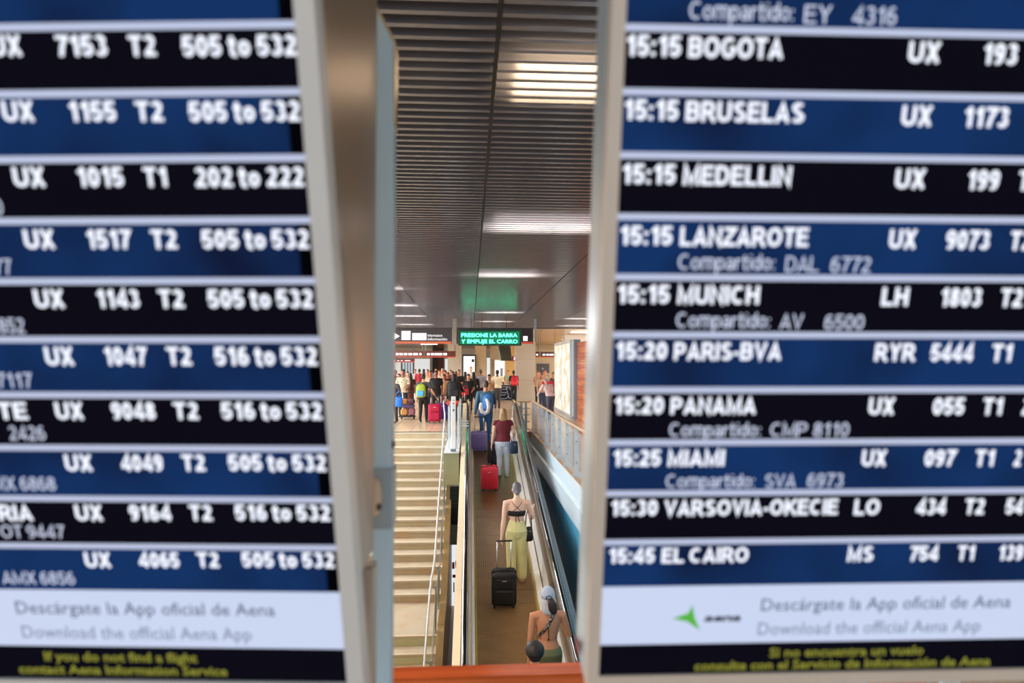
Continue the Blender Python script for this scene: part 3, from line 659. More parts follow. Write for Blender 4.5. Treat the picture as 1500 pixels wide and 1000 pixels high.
L(521, 27, [('UX', 65, 111), ('1047', 151, 217), ('T2', 243, 283), ('516 to 532', 313, 467)], [('7117', -6, 50, 559)])
L(601, 25, [('TE', -4, 43), ('UX', 80, 125), ('9048', 162, 230), ('T2', 253, 293), ('516 to 532', 323, 474)], [('2426', 12, 69, 636)])
L(677, 24, [('UX', 94, 138), ('4049', 176, 241), ('T2', 265, 303), ('505 to 532', 333, 480)], [('MX 6868', -12, 84, 710)])
L(750, 23, [('RIA', -3, 50), ('UX', 109, 153), ('9164', 188, 253), ('T2', 276, 313), ('516 to 532', 343, 486)], [('OT 9447', 0, 97, 780)])
L(819, 22, [('UX', 123, 165), ('4065', 202, 265), ('T2', 287, 323), ('505 to 532', 353, 492)], [('AMX 6856', 2, 112, 848)])
lfoot = [('Descárgate la App oficial de Aena', 24, 403, 888, 892, 18, TXG, .0), ('Download the official Aena App', 33, 369, 923, 928, 18, TXG2, 0),
         ('If you do not find a flight', 66, 289, 961, 961, 13, YEL, .02), ('contact Aena Information Service', 29, 333, 980, 980, 13, YEL, .02)]
sepL = [(437, 35.5), (443, 134), (449, 231), (455, 322), (462, 411), (469, 497), (475, 579), (481, 657), (488, 732), (495, 802), (502, 867)]
FITL = ((-.2141, .837, 2.4182), (.2886, -.0113, -.086)); FITR = ((.1977, .8537, 2.4313), (.2448, -.0024, -.0205))
dl, ptL, slL, uvL, topL, botL, scL = display('left flight departure board with blue and black rows', *FITL, -1, .62, None, sepL, ends_l, lt, lfoot)
BZ = mat('d2d2d2', .4, .0, var=.05); BZB = mat('b9cddb', .3, .1, var=.04)
slL('bezel', BZ, 0, .026, botL-.026, topL+.03, -.03, .006, dl); slL('bezel', BZ, -.62, 0, botL-.026, botL, -.03, .006, dl); slL('bezel', BZ, -.62, 0, topL, topL+.03, -.03, .006, dl); slL('bezel', BZ, -.646, -.62, botL-.026, topL+.03, -.03, .006, dl)
# housing with vertical back, brown-grey side
hz0 = 1.66
fr_t = ptL(.022, topL+.02, -.03); fr_b = ptL(.022, (hz0-ptL(0, 0).z)/ (ptL(0, 1)-ptL(0, 0)).z, -.03)
lf_t = ptL(-.64, topL+.02, -.03); lf_b = ptL(-.64, (hz0-ptL(0, 0).z)/(ptL(0, 1)-ptL(0, 0)).z, -.03)
bkx, bky = X(550.5, 1.285), 1.285
dxy = Vector((fr_t.x-lf_t.x, fr_t.y-lf_t.y, 0))
hv = [fr_b, fr_t, Vector((bkx, bky, fr_t.z+.5)), Vector((bkx, bky, hz0))]
hl = [lf_b, lf_t, Vector((bkx, bky, lf_t.z+.5))-dxy, Vector((bkx, bky, hz0))-dxy]
MB().loft([hv, hl]).obj('housing', mat('a08c74', .3, .35, var=.1, scale=3), dl)
dp = thing('display_post', 'pale blue steel post with bracket right behind the left display', 'post', (0, 0, 0))
def vprism(poly, z0, z1): 
    mb = MB(); mb.prism(poly, z0, z1, 'z'); return mb
PB = mat('b6d2e4', .4, .0, var=.05)
def sq(a, b, Y, d): return [(X(a, Y), Y), (X(b, Y), Y), (X(b, Y), Y+d), (X(a, Y), Y+d)]
Yp = 1.36; zt2 = Zy(62, Yp)
pa, pb = X(549, Yp), X(576, Yp)
MB().prism([(pa, 0), (pb, 0), (pb, zt2), (pa, Zy(8, Yp))], Yp, Yp+.05).obj('post_body', PB, dp)
MB().prism([(pa, Zy(8, Yp)), (pb, zt2), (pb, zt2-.16), (pb+.002, zt2-.16), (pb+.003, zt2+.004), (pa, Zy(3, Yp))], Yp-.004, Yp+.054).obj('edge_trim', mat('e0c9a0', .25, .6), dp)
box('clamp', mat('93a3ad', .35, .2), dp, pa-.003, pb+.003, Yp-.012, Yp+.06, Zy(768, Yp), Zy(684, Yp))
MB().ell((X(556, Yp), Yp-.016, Zy(722, Yp)), .012, .01, .038).obj('tab', mat('c9b49a', .4), dp, True)
MB().ell((X(560, Yp), Yp-.024, Zy(735, Yp)), .0055, .006, .007).obj('bolt', mat('4b3c34', .4, .5), dp, True)
MB().ell((pb+.001, Yp+.01, Zy(650, Yp)), .005, .008, .008).obj('bolt', mat('2b2622', .4, .5), dp, True)
d2 = thing('display_post', 'beige and white support post below the left display housing', 'post', (0, 0, 0))
Yq = 1.24
MB().box(X(520, Yq), X(533, Yq), Yq, Yq+.05, 0, 1.64, bev=.004).obj('post_face', mat('d5dfe6', .3, .3), d2); MB().box(X(533, Yq)+.001, X(551, Yq), Yq, Yq+.05, 0, 1.64, bev=.004).obj('post_face', mat('b3a598', .4, .2), d2)

ends_r = [(880, 944), (878, 988)]
rtx = []
def Q(yl, slope, hp, items, sec=()):
    for s_, x0, x1 in items:
        ya = yl+(x0-905)*slope; yb = yl+(x1-905)*slope; rtx.append((s_, x0, x1, ya, yb, hp, MK, .06 if x0 < 1240 else .045))
    for s_, x0, x1, yy in sec:
        rtx.append((s_, x0, x1, yy-2.5, yy-2.5, hp*.82, SEC, .01))
Q(-40, .026, 33, [], [('Compartido:', 1007, 1165, 19), ('EY', 1175, 1220, 24), ('4316', 1246, 1315, 26)])
Q(66, .024, 31, [('15:15', 914, 1000), ('BOGOTA', 1006, 1149), ('UX', 1328, 1379), ('193', 1437, 1492)])
Q(160, .022, 30, [('15:15', 911, 996), ('BRUSELAS', 1002, 1180), ('UX', 1318, 1367), ('1173', 1409, 1479), ('T2', 1506, 1540)])
Q(254, .018, 29, [('15:15', 908, 992), ('MEDELLIN', 998, 1161), ('UX', 1309, 1357), ('199', 1414, 1465), ('T1', 1489, 1525)])
Q(344, .014, 28, [('15:15', 905, 987), ('LANZAROTE', 994, 1186), ('UX', 1300, 1344), ('9073', 1383, 1451), ('T2', 1477, 1513)], [('Compartido:', 991, 1137, 386), ('DAL', 1148, 1201, 389), ('6772', 1214, 1277, 390)])
Q(430, .010, 27, [('15:15', 901, 983), ('MUNICH', 990, 1114), ('LH', 1289, 1332), ('1803', 1375, 1439), ('T2', 1463, 1499)], [('Compartido:', 988, 1130, 471), ('AV', 1140, 1178, 473), ('6500', 1205, 1267, 474)])
Q(513, .006, 26, [('15:20', 899, 979), ('PARIS-BVA', 985, 1146), ('RYR', 1279, 1342), ('5444', 1361, 1427), ('T1', 1450, 1484)])
Q(593, .003, 25, [('15:20', 897, 974), ('PANAMA', 980, 1109), ('UX', 1270, 1312), ('055', 1364, 1414), ('T1', 1437, 1470), ('2', 1495, 1508)], [('Compartido:', 978, 1116, 631), ('CMP', 1126, 1184, 631), ('8110', 1189, 1245, 631)])
Q(670, .0, 24, [('15:25', 895, 970), ('MIAMI', 976, 1063), ('UX', 1260, 1300), ('097', 1352, 1400), ('T1', 1426, 1458), ('2', 1483, 1497)], [('Compartido:', 973, 1107, 706), ('SVA', 1118, 1167, 706), ('6973', 1180, 1237, 705)])
Q(743, -.004, 23, [('15:30', 892, 965), ('VARSOVIA-OKECIE', 971, 1229), ('LO', 1249, 1290), ('434', 1340, 1387), ('T2', 1411, 1443), ('54', 1471, 1500)])
Q(813, -.008, 22, [('15:45', 889, 961), ('EL CAIRO', 967, 1098), ('MS', 1239, 1281), ('754', 1330, 1376), ('T1', 1400, 1429), ('139', 1460, 1500)])
rfoot = [('Descárgate la App oficial de Aena', 1115, 1480, 884, 880, 18, TXG, 0), ('Download the official Aena App', 1110, 1436, 920, 914, 18, TXG2, 0),
         ('aena', 1031, 1085, 903, 903, 11, mat('283246', .4, emit=.6), .03, .25),
         ('Si no encuentra un vuelo', 1127, 1352, 953, 952, 13, YEL, .02), ('consulte con el Servicio de Información de Aena', 1017, 1450, 973, 968, 13, YEL, .02)]
sepR = [(910, 40), (908, 134), (905, 227), (903, 317), (900, 405.5), (898, 490), (895, 571), (893, 648), (890, 722.5), (888, 794), (885, 859)]
dr, ptR, slR, uvR, topR, botR, scR = display('right flight departure board listing times and cities', *FITR, 1, .80, None, sepR, ends_r, rtx, rfoot)
BZ2 = mat('cfc2b6', .4, .0, var=.05)
slR('bezel', BZ2, -.019, 0, botR-.022, topR+.03, -.02, .005, dr); slR('bezel', BZ2, 0, .80, botR-.022, botR, -.02, .005, dr); slR('bezel', BZ2, 0, .80, topR, topR+.03, -.02, .005, dr); slR('bezel', BZ2, .80, .822, botR-.022, topR+.03, -.02, .005, dr)
slR('housing', BZB, -.020, .824, botR-.018, topR+.026, -.105, -.0205, dr)
lg = MB(); A = [uvR(985, 905), uvR(1008, 897), uvR(1014, 885), uvR(1017, 903), uvR(1025, 922), uvR(1006, 909)]
lg.loft([[ptR(u, v, n) for u, v in A] for n in (.0012, .0018)]); lg.obj('arrow_logo', mat('52b83c', .4, emit=.9, var=.05), scR)
a = ptR(-.0245, botR+.003, -.05)
MB().box(a.x-.0015, a.x, a.y-.012, a.y+.02, a.z, a.z+.022).obj('red_label', mat('7a1030', .4), dr)
rp = thing('display_post', 'pale steel post holding the right display from behind', 'post', (.33, 1.25, 0))
box('post_body', PB, rp, 0, .06, 0, .06, 0, 1.75); box('post_body', PB, rp, .35, .41, 0, .06, 0, 1.75)
box('cross_beam', PB, rp, -.05, .46, -.03, 0, 1.7, 1.78)
#@@P0
# ------------------------------------------------------------------ people
def ring(z, rx, ry, yo=0, xo=0, n=14):
    return [(xo+rx*math.cos(2*math.pi*i/n), yo+ry*math.sin(2*math.pi*i/n), z) for i in range(n)]
TOR = [(.455, .060, .055, 0), (.49, .092, .064, -.004), (.525, .097, .070, -.008), (.57, .086, .062, 0), (.625, .074, .054, .004),
       (.68, .082, .058, .004), (.73, .093, .064, .004), (.775, .098, .058, 0), (.803, .088, .047, -.004), (.825, .055, .040, -.006), (.843, .034, .033, -.006)]
HEADR = [(.866, .016, .020, .026), (.880, .029, .035, .016), (.900, .037, .047, .008), (.925, .042, .054, .002), (.950, .044, .057, -.002), (.974, .040, .051, -.004), (.990, .027, .035, -.004), (.998, .010, .014, -.004)]
ARMS = {'hang': ((.022, -.012, -.165), (.030, .020, -.315)), 'fwd': ((.02, .03, -.16), (.0, .155, -.20)), 'carry': ((.03, -.03, -.155), (-.02, .10, -.21)),
        'up': ((.04, .05, -.10), (-.01, .10, .03)), 'side': ((.07, -.03, -.15), (.13, .0, -.28)), 'rail': ((.06, .02, -.15), (.10, .13, -.17)),
        'back': ((.03, -.06, -.155), (.06, -.13, -.28)), 'fold': ((.03, .02, -.16), (-.09, .11, -.13)), 'phone': ((.02, .03, -.16), (-.03, .13, -.07)),
        'bag': ((.05, -.02, -.155), (.05, .10, -.19)), 'pull': ((.04, -.03, -.16), (.05, -.08, -.31))}
def smoothmods(o, vox):
    a = o.modifiers.new('r', 'REMESH'); a.mode = 'VOXEL'; a.voxel_size = vox; a.adaptivity = 0
    b = o.modifiers.new('s', 'SMOOTH'); b.iterations = 2; b.factor = .4
def person(label, at, h, face=0, skin='d9a586', hair=('short', '2a1c16'), top=('short', '222226'), bottom=('long', '20222a'), shoes='2a2a2c',
           arms=('hang', 'hang'), step=0.0, lean=0, wide=1.0, vox=.017, turn=0, female=False, group=None, topk=None, botk=None, extra=None, hem=.53, slim=1.0):
    t = thing('person', label, 'person', at, R(face), group)
    U = h; WD = wide
    def sc(v): return (v[0]*U, v[1]*U, v[2]*U)
    tl = math.tan(R(lean))
    def ln(v): return (v[0], v[1]+max(0, v[2]-.52)*tl, v[2]-max(0, v[2]-.52)*(1-math.cos(R(lean)))*1.2)
    ct, stn = math.cos(R(turn)), math.sin(R(turn))
    def hd(v): x, y, z = v; return ln((x*ct-y*stn, x*stn+y*ct, z))
    def rings(z0, z1, inf=0, k=1.0):
        rs = []
        for (z, rx, ry, yo) in TOR:
            if z < z0-1e-6 or z > z1+1e-6: continue
            q = WD*k
            if female and .60 < z < .66: rx *= .9
            if female and .48 < z < .56: rx *= 1.05
            rs.append([sc(ln(p)) for p in ring(z, rx*(q if z < .80 else 1)*slim+inf, ry*(q if z < .80 else 1)+inf, yo)])
        return rs
    mb = MB()
    mb.loft(rings(.455, .843)); mb.tube([sc(ln((0, -.006, .825))), sc(ln((0, .0, .86))), sc(ln((0, .004, .89)))], [.034*U, .030*U, .031*U], 12)
    mb.loft([[sc(hd(p)) for p in ring(z, rx, ry, yo)] for z, rx, ry, yo in HEADR])
    mb.tube([sc(hd((0, .052, .934))), sc(hd((0, .064, .914)))], [.005*U, .009*U], 8)
    for s in (-1, 1): mb.ell(sc(hd((s*.045, -.004, .925))), .006*U, .012*U, .017*U, 8, 6)
    fing = MB(); sleeves = []; legs = []
    for s, pose in ((-1, arms[0]), (1, arms[1])):
        if isinstance(pose, str): pose = ARMS[pose]
        sh = Vector(ln((s*.112*slim, -.004, .797)))
        el = sh+Vector((s*pose[0][0], pose[0][1], pose[0][2])); wr_ = sh+Vector((s*pose[1][0], pose[1][1], pose[1][2]))
        mid = sh.lerp(el, .45); fm = el.lerp(wr_, .3)
        mb.tube([sc(ln((s*.05, -.004, .802))), sc(sh), sc(mid), sc(el), sc(fm), sc(wr_)], [.036*U, .033*U, .028*U*WD**.5, .0225*U, .0245*U, .0145*U], 10)
        d = (wr_-el).normalized(); pc = wr_+d*.028
        side = d.cross(Vector((s, 0, 0)));
        if side.length < .1: side = Vector((0, 1, 0))
        side.normalize(); nrm = d.cross(side).normalized()
        mb.tube([sc(wr_), sc(pc), sc(wr_+d*.05)], [.014*U, .023*U, .022*U], 10, flat=.5, ref=side)
        for i, (o_, l_) in enumerate(((-.0165, .036), (-.0055, .042), (.0055, .040), (.0165, .032))):
            b0 = wr_+d*.045+side*o_; b1 = b0+d*l_*.55-nrm*s*.004; b2 = b0+d*l_*.95-nrm*s*.016
            fing.tube([sc(b0-d*.01), sc(b0), sc(b1), sc(b2)], [.0055*U]*3+[.0045*U], 6)
        tb = wr_+d*.016+side*.018; fing.tube([sc(tb-side*.006), sc(tb+side*.012+d*.012), sc(tb+side*.014+d*.03-nrm*s*.008)], [.0068*U, .0062*U, .005*U], 6)
        sleeves.append((s, sh, mid, el, fm, wr_))
        so = .052*slim; f_ = s*step
        hip = Vector((s*so, 0, .50)); ank = Vector((s*(so+.004), f_*.9, .045+(.02 if f_ < 0 else 0))); kn = (hip+ank)/2+Vector((0, .012+abs(f_)*.12, .012)); cf = kn.lerp(ank, .35)
        mb.tube([sc(hip), sc(hip.lerp(kn, .4)), sc(kn), sc(cf-Vector((0, .006, 0))), sc(ank)], [.052*U*WD, .046*U*WD, .031*U, .032*U, .019*U], 12)
        ft = [ank+Vector((0, -.018, -.024)), ank+Vector((0, .04, -.027)), ank+Vector((0, .085, -.033))]
        if f_ < 0: ft[0].z += .012; ft[2].z -= .015
        mb.tube([sc(p) for p in ft], [.022*U, .023*U, .018*U], 10, flat=.75, ref=(1, 0, 0))
        legs.append((s, hip, kn, cf, ank, ft))
    zmin = min(p[2] for p in mb.v); dz = -zmin-.0
    SKM = mat(skin, .5, var=.05)
    o = mb.obj('body', SKM, t, True); smoothmods(o, vox); PENDING.append((o, 'mesh', fing))
    o.location.z = dz
    def cl(name, m_, mat_, vx=None):
        c = m_.obj(name, mat_, t, True); c.location.z = dz; smoothmods(c, vx or vox); PENDING.append((c, 'mesh', None)); return c
    INF = .0075
    # bottom
    kind, colr = bottom
    bm_ = MB(); BM_ = mat(colr, .7, var=.12, scale=5, kind=botk)
    bw_ = {'long': 1, 'wide': 1.5, 'slim': .75, 'short': 1.2, 'skirt': 1.3, 'none': 0}[kind]
    if kind == 'skirt':
        bm_.loft([[sc(p) for p in ring(.16, .13, .11)], [sc(p) for p in ring(.3, .12, .10)], [sc(p) for p in ring(.45, .108, .085)]]+rings(.525, .625, INF))
    elif kind != 'none':
        bm_.loft(rings(.455, .57 if kind != 'wide' else .625, INF))
        for s, hip, kn, cf, ank, ft in legs:
            if kind == 'short': bm_.tube([sc(hip), sc(hip.lerp(kn, .5)), sc(kn+Vector((0, 0, .02)))], [.058*U*WD, .053*U*WD, .045*U], 12)
            elif kind == 'wide': bm_.tube([sc(hip), sc(hip.lerp(kn, .5)), sc(kn), sc(cf), sc(ank+Vector((0, 0, .012)))], [.062*U*WD, .058*U*WD, .052*U, .050*U, .046*U], 12)
            else: bm_.tube([sc(hip), sc(hip.lerp(kn, .4)), sc(kn), sc(cf), sc(ank+Vector((0, 0, .005)))], [.057*U*WD, .052*U*WD, (.031+.009*bw_)*U, (.031+.008*bw_)*U, (.021+.008*bw_)*U], 12)
    if kind != 'none': cl('skirt' if kind == 'skirt' else 'shorts' if kind == 'short' else 'trousers', bm_, BM_)
    # top
    kind, colr = top
    if kind != 'none':
        tm = MB(); k = .012 if kind in ('short', 'long', 'sleeveless') else .014
        tm.loft(rings(hem-.005, .825, k)); TM_ = mat(colr, .75, var=.1, scale=5, kind=topk)
        frac = {'short': 1, 'long': 2, 'sleeveless': 0, 'cap': .5}[kind]
        for s, sh, mid, el, fm, wr_ in sleeves:
            a0 = Vector(ln((s*.05, -.004, .80)))
            if frac == 0: tm.tube([sc(a0), sc(sh-Vector((s*.01, 0, 0)))], [.040*U, .038*U], 12)
            elif frac == .5: tm.tube([sc(a0), sc(sh), sc(sh.lerp(el, .22))], [.040*U, .040*U, .037*U], 12)
            elif frac == 1: tm.tube([sc(a0), sc(sh), sc(mid), sc(sh.lerp(el, .62))], [.041*U, .041*U, .038*U*WD**.5, .037*U], 12)
            else: tm.tube([sc(a0), sc(sh), sc(mid), sc(el), sc(fm), sc(wr_)], [.041*U, .040*U, .036*U*WD**.5, .031*U, .031*U, .022*U], 12)
        cl('jacket' if kind == 'long' and 'jacket' in label else 'shirt', tm, TM_)
    # shoes
    for s, hip, kn, cf, ank, ft in legs:
        m_ = MB(); m_.tube([sc(p) for p in ft], [.027*U, .027*U, .023*U], 10, flat=.8, ref=(1, 0, 0)); c = m_.obj('shoe', mat(shoes, .5), t, True); c.location.z = dz
    # hair
    st, hc = hair; HM_ = mat(hc, .55, var=.25, scale=14, bump=.3); hm = MB()
    def H(v): return sc(hd(v))
    if st != 'bald':
        e = MB(); rr = {'short': (.0455, .0565, .050), 'bun': (.0465, .058, .052), 'long': (.050, .059, .054), 'bob': (.052, .060, .054), 'grey': (.045, .056, .045), 'cap': (.047, .058, .050), 'full': (.062, .070, .058)}[st]
        hm.loft([[H((p[0], p[1], p[2])) for p in ring(.954+rr[2]*z, rr[0]*q, rr[1]*q*(1.05 if z > .2 else 1), -.002 if z > .2 else -.007 if z > 0 else -.012)] for z, q in ((-.75, .60), (-.5, .86), (-.2, .98), (.1, 1), (.4, .93), (.7, .72), (.9, .42), (1.0, .15))])
        hm.loft([[H(p) for p in ring(z, .040*q, .034*q, -.028)] for z, q in ((.893, .6), (.905, .9), (.92, 1.05), (.94, 1.1), (.95, 1))])
    if st == 'bun': hm.ell(H((.0, -.066, .905)), .024*U, .02*U, .024*U)
    if st == 'long': hm.loft([[H(p) for p in ring(z, a, b, yo)] for z, a, b, yo in ((.73, .03, .012, -.062), (.78, .052, .02, -.058), (.83, .056, .026, -.048), (.88, .052, .034, -.034), (.94, .05, .045, -.02))])
    if st == 'bob': hm.loft([[H(p) for p in ring(z, a, b, yo)] for z, a, b, yo in ((.822, .038, .018, -.052), (.84, .058, .028, -.046), (.87, .061, .036, -.036), (.91, .057, .042, -.026), (.95, .05, .05, -.012))])
    if st != 'bald': cl('hair', hm, HM_, min(vox, .012))
    # face
    for s in (-1, 1):
        q = MB(); q.ell(H((s*.017, .0535, .934)), .0058*U, .004*U, .0036*U, 8, 5); c = q.obj('eye', mat('2a1e1a', .3), t, True); c.location.z = dz
    q = MB(); q.ell(H((0, .0535, .893)), .0135*U, .005*U, .0034*U, 8, 5); c = q.obj('mouth', mat('8e4238', .5), t, True); c.location.z = dz
    t['dz'] = dz
    return t
def fp(px, Y, z=0): return (X(px, Y), Y, z)

# ------------------------------------------------------------------ luggage
def suitcase(label, loc, w_, d_, h_, col, hard=True, hand=.35, rz=0, rx=0, rough=.3, group=None, badge='d8dadc', name='suitcase', tilt_n=None):
    t = thing(name, label, 'suitcase' if name == 'suitcase' else 'bag', loc, rz, group, rx); m = mat(col, rough, .05, var=.08, scale=3)
    b = .06; z0 = .055
    def shell(y0, y1):
        mb = MB(); rs = []
        def outline(k):
            pts = []
            for cx, cz, a in ((w_/2-b, z0+b, -90), (w_/2-b, z0+h_-b, 0), (-w_/2+b, z0+h_-b, 90), (-w_/2+b, z0+b, 180)):
                for q in range(5): an = R(a+q*22.5); pts.append((cx+b*math.cos(an), cz+b*math.sin(an)))
            cz = z0+h_/2; return [(x*k, cz+(z-cz)*k) for x, z in pts]
        n = 4
        for i in range(n+1):
            f = i/n; k = 1-.06*(1-math.sin(min(f, .5)*math.pi)) ; rs.append([(x, y0+(y1-y0)*f*.5, z) for x, z in outline(k)])
        for i in range(n+1):
            f = i/n; k = 1-.06*(math.sin(f*math.pi/2)**3); rs.append([(x, y0+(y1-y0)*(.5+.5*f)+.0005, z) for x, z in outline(k)])
        mb.loft(rs); return mb
    shell(-d_/2, -.006).obj('front_shell', m, t, True); shell(.006, d_/2).obj('back_shell', m, t, True)
    box('zip_band', BLACKM, t, -w_/2+.008, w_/2-.008, -.007, .007, z0+.03, z0+h_-.008)
    if hard:
        for i in range(5): x = -w_*.32+i*w_*.16; box('rib', m, t, x-.008, x+.008, -d_/2-.006, -d_/2+.02, z0+.09, z0+h_-.09, bev=.003)
    else:
        MB().box(-w_*.38, w_*.38, -d_/2-.035, -d_/2+.02, z0+.05, z0+h_*.52, bev=.02).obj('front_pocket', m, t)
        MB().box(-w_*.36, w_*.36, -d_/2-.02, -d_/2+.02, z0+h_*.58, z0+h_*.86, bev=.012).obj('upper_pocket', m, t)
    box('badge', mat(badge, .3, .6), t, -.035, .035, -d_/2-.022, -d_/2-.012, z0+h_*.80, z0+h_*.825)
    for x in (-w_/2+.05, w_/2-.05):
        for y in (-d_/2+.04, d_/2-.04):
            MB().tube([(x-.012, y, .027), (x+.012, y, .027)], .026, 12, ends=False).obj('wheel', mat('1a1a1c', .5), t)
            box('wheel_fork', mat('2a2a2c', .5), t, x-.02, x+.02, y-.02, y+.02, .03, z0+.03)
    MB().tube([(-.06, 0, z0+h_-.005), (-.05, 0, z0+h_+.022), (.05, 0, z0+h_+.022), (.06, 0, z0+h_-.005)], .009, 8).obj('carry_handle', mat('222224', .5), t, True)
    if hand:
        for x in (-w_*.28, w_*.28): MB().tube([(x, d_/2-.03, z0+h_-.04), (x, d_/2-.03, z0+h_+hand)], .009, 8, ends=False).obj('telescopic_rod', mat('e4e8ea', .25, .7), t, True)
        MB().tube([(-w_*.28-.008, d_/2-.03, z0+h_+hand), (w_*.28+.008, d_/2-.03, z0+h_+hand)], .014, 8).obj('grip', mat('1c1c1e', .5), t, True)
    return t
def backpack(label, loc, w_, d_, h_, col, rz=0, pocket=None, group=None, straps=None):
    """loc = centre of the wearer's back face; the pack bulges towards local -Y"""
    t = thing('backpack', label, 'backpack', loc, rz, group); m = mat(col, .7, var=.12, scale=6)
    MB().loft([ring(z*h_, w_/2*q, d_/2*q2, -d_/2) for z, q, q2 in ((-.5, .55, .5), (-.46, .85, .85), (-.3, .98, 1), (0, 1, 1), (.25, .95, .92), (.4, .8, .75), (.5, .45, .4))]).obj('main_compartment', m, t, True)
    pm_ = mat(pocket or col, .6, var=.1)
    MB().box(-w_*.34, w_*.34, -d_-.035, -d_*.6, -h_*.40, h_*.02, bev=.025).obj('front_pocket', pm_, t)
    MB().tube([(-.04, -d_*.4, h_*.48), (-.03, -d_*.4, h_*.56), (.03, -d_*.4, h_*.56), (.04, -d_*.4, h_*.48)], .008, 8).obj('top_loop', m, t, True)
    sm_ = mat(straps or col, .7)
    for s in (-1, 1):
        MB().tube([(s*w_*.26, -.02, h_*.40), (s*w_*.30, .05, h_*.50), (s*w_*.33, .15, h_*.52), (s*w_*.36, .24, h_*.36), (s*w_*.40, .25, h_*.1), (s*w_*.44, .14, -h_*.2), (s*w_*.38, -.02, -h_*.36)], .02, 8, flat=.45).obj('strap', sm_, t, True)
    return t
def handbag(label, loc, w_, d_, h_, col, rz=0, strap=.3, scol=None, name='handbag'):
    t = thing(name, label, 'bag', loc, rz); m = mat(col, .6, var=.15, scale=12)
    MB().loft([ring(z*h_, w_/2*q, d_/2*q2) for z, q, q2 in ((0, .8, .8), (.06, .98, 1), (.5, 1, 1), (.85, .9, .7), (1, .82, .3))]).obj('bag_body', m, t, True)
    if strap: MB().tube([(-w_*.38, 0, h_*.92), (-w_*.3, 0, h_+strap*.6), (0, 0, h_+strap), (w_*.3, 0, h_+strap*.6), (w_*.38, 0, h_*.92)], .009, 8).obj('strap', mat(scol or col, .5), t, True)
    box('clasp', mat('c8b890', .3, .7), t, -.015, .015, -d_*.5-.006, -d_*.35, h_*.7, h_*.76)
    return t

TILT = math.atan(SLOPE)
# --- on the walkway
p = person('woman walking up the walkway in black cross-strap top and lime trousers', (X(757, 11.8), 11.8, bz(11.8)), 1.72, 0, 'edc4ac', ('bun', '6a6a70'), ('none', ''), ('wide', 'e0dca0'), 'b98a70',
           arms=((( .02, -.012, -.165), (.040, -.03, -.315)), ((.035, .04, -.15), (.055, .13, -.10))), step=.03, vox=.010, female=True)
BK = mat('17151a', .6); dz = p['dz']; U = 1.72
def bpt(x, z, r=.004):      # point on the back surface of the torso
    for (za, ra, ya, oa), (zb, rb, yb, ob) in zip(TOR, TOR[1:]):
        if za <= z <= zb:
            f = (z-za)/(zb-za); rx = ra+(rb-ra)*f; ry = ya+(yb-ya)*f; yo = oa+(ob-oa)*f
            return (x*U, (yo-ry*math.sqrt(max(0, 1-(x/rx)**2))-r)*U, z*U)
def strap(name, pts, r, m, par, flat=.5):
    c = MB().tube([bpt(*q) for q in pts], r, 8, flat=flat, ref=(1, 0, 0)).obj(name, m, par, True); c.location.z = dz
strap('strap', [(.052, .815), (.02, .775), (-.03, .735), (-.065, .705)], .0045, BK, p, 1)
strap('strap', [(-.052, .815), (-.02, .775), (.03, .735), (.065, .705)], .0045, BK, p, 1)
strap('strap', [(-.07, .70), (-.03, .69), (.02, .70), (.07, .715)], .0045, BK, p, 1)
strap('bow_tie', [(0, .69), (-.012, .665), (-.016, .635), (-.01, .61)], .006, BK, p, 1); strap('bow_tie', [(0, .69), (.012, .665), (.018, .64), (.02, .615)], .006, BK, p, 1)
c = MB().loft([ring(z*U, rx*U, ry*U, .004*U) for z, rx, ry in ((.672, .083, .060), (.69, .088, .064), (.71, .092, .067), (.725, .091, .066))])
c2 = c.obj('crop_top', BK, p, True); c2.location.z = dz
ms = MB().tube([(.150*U, .05*U, .64*U), (.158*U, .09*U, .665*U), (.166*U, .125*U, .69*U)], [.0265*U, .026*U, .018*U], 12).obj('tattooed_sleeve', mat('c99c88', .5, kind='tattoo'), p, True); ms.location.z = dz
handbag('black shoulder bag at the right hip of the woman in lime trousers', (X(774.5, 11.75), 11.8, bz(11.8)+.72), .16, .12, .24, '17171a', .4, .32)
suitcase('black soft suitcase pulled by the woman in lime trousers', (X(738, 11.15), 11.15, bz(11.15)), .40, .26, .55, '15151a', False, .46, 0, TILT, .6)

p = person('woman in sleeveless maroon blouse and pale jeans on the walkway', (X(737, 16.6), 16.6, bz(16.6)), 1.66, 0, 'e2b69c', ('bob', 'b08e68'), ('cap', '6d1f2c'), ('long', 'cfe2f6'), 'dfe2e6',
           arms=(((.03, -.03, -.16), (.055, -.05, -.31)), ('bag')), step=.03, vox=.012, female=True, wide=1.22)
suitcase('red hard-shell suitcase behind the woman in the maroon blouse', (X(717, 15.85), 15.85, bz(15.85)), .39, .25, .52, 'ea3850', True, 0, .0, TILT, .3)
handbag('navy quilted handbag with white strap beside the maroon blouse', (X(753, 16.4), 16.45, bz(16.45)+.62), .22, .12, .30, '23405c', .3, .28, 'eef0f2')
suitcase('dark wheeled bag between the lilac suitcase and the woman in maroon', (X(721, 17.4), 17.45, bz(17.45)), .20, .30, .55, '30343c', False, .2, .35, TILT, .6)
p = person('man in blue denim shirt and jeans with neck pillow on his pack', (X(711.5, 19), 19, bz(19)), 1.78, 0, 'c58f72', ('short', '4a4038'), ('long', '44667a'), ('long', '34689f'), '6a6058',
           arms=(((.03, -.03, -.16), (.05, -.04, -.315)), 'fold'), step=.02, vox=.013, wide=1.08)
backpack('blue backpack worn by the man in the denim shirt', (X(715, 18.85), 18.87, bz(19)+1.17), .30, .16, .44, '3478c0', 0, '5a9ad8')
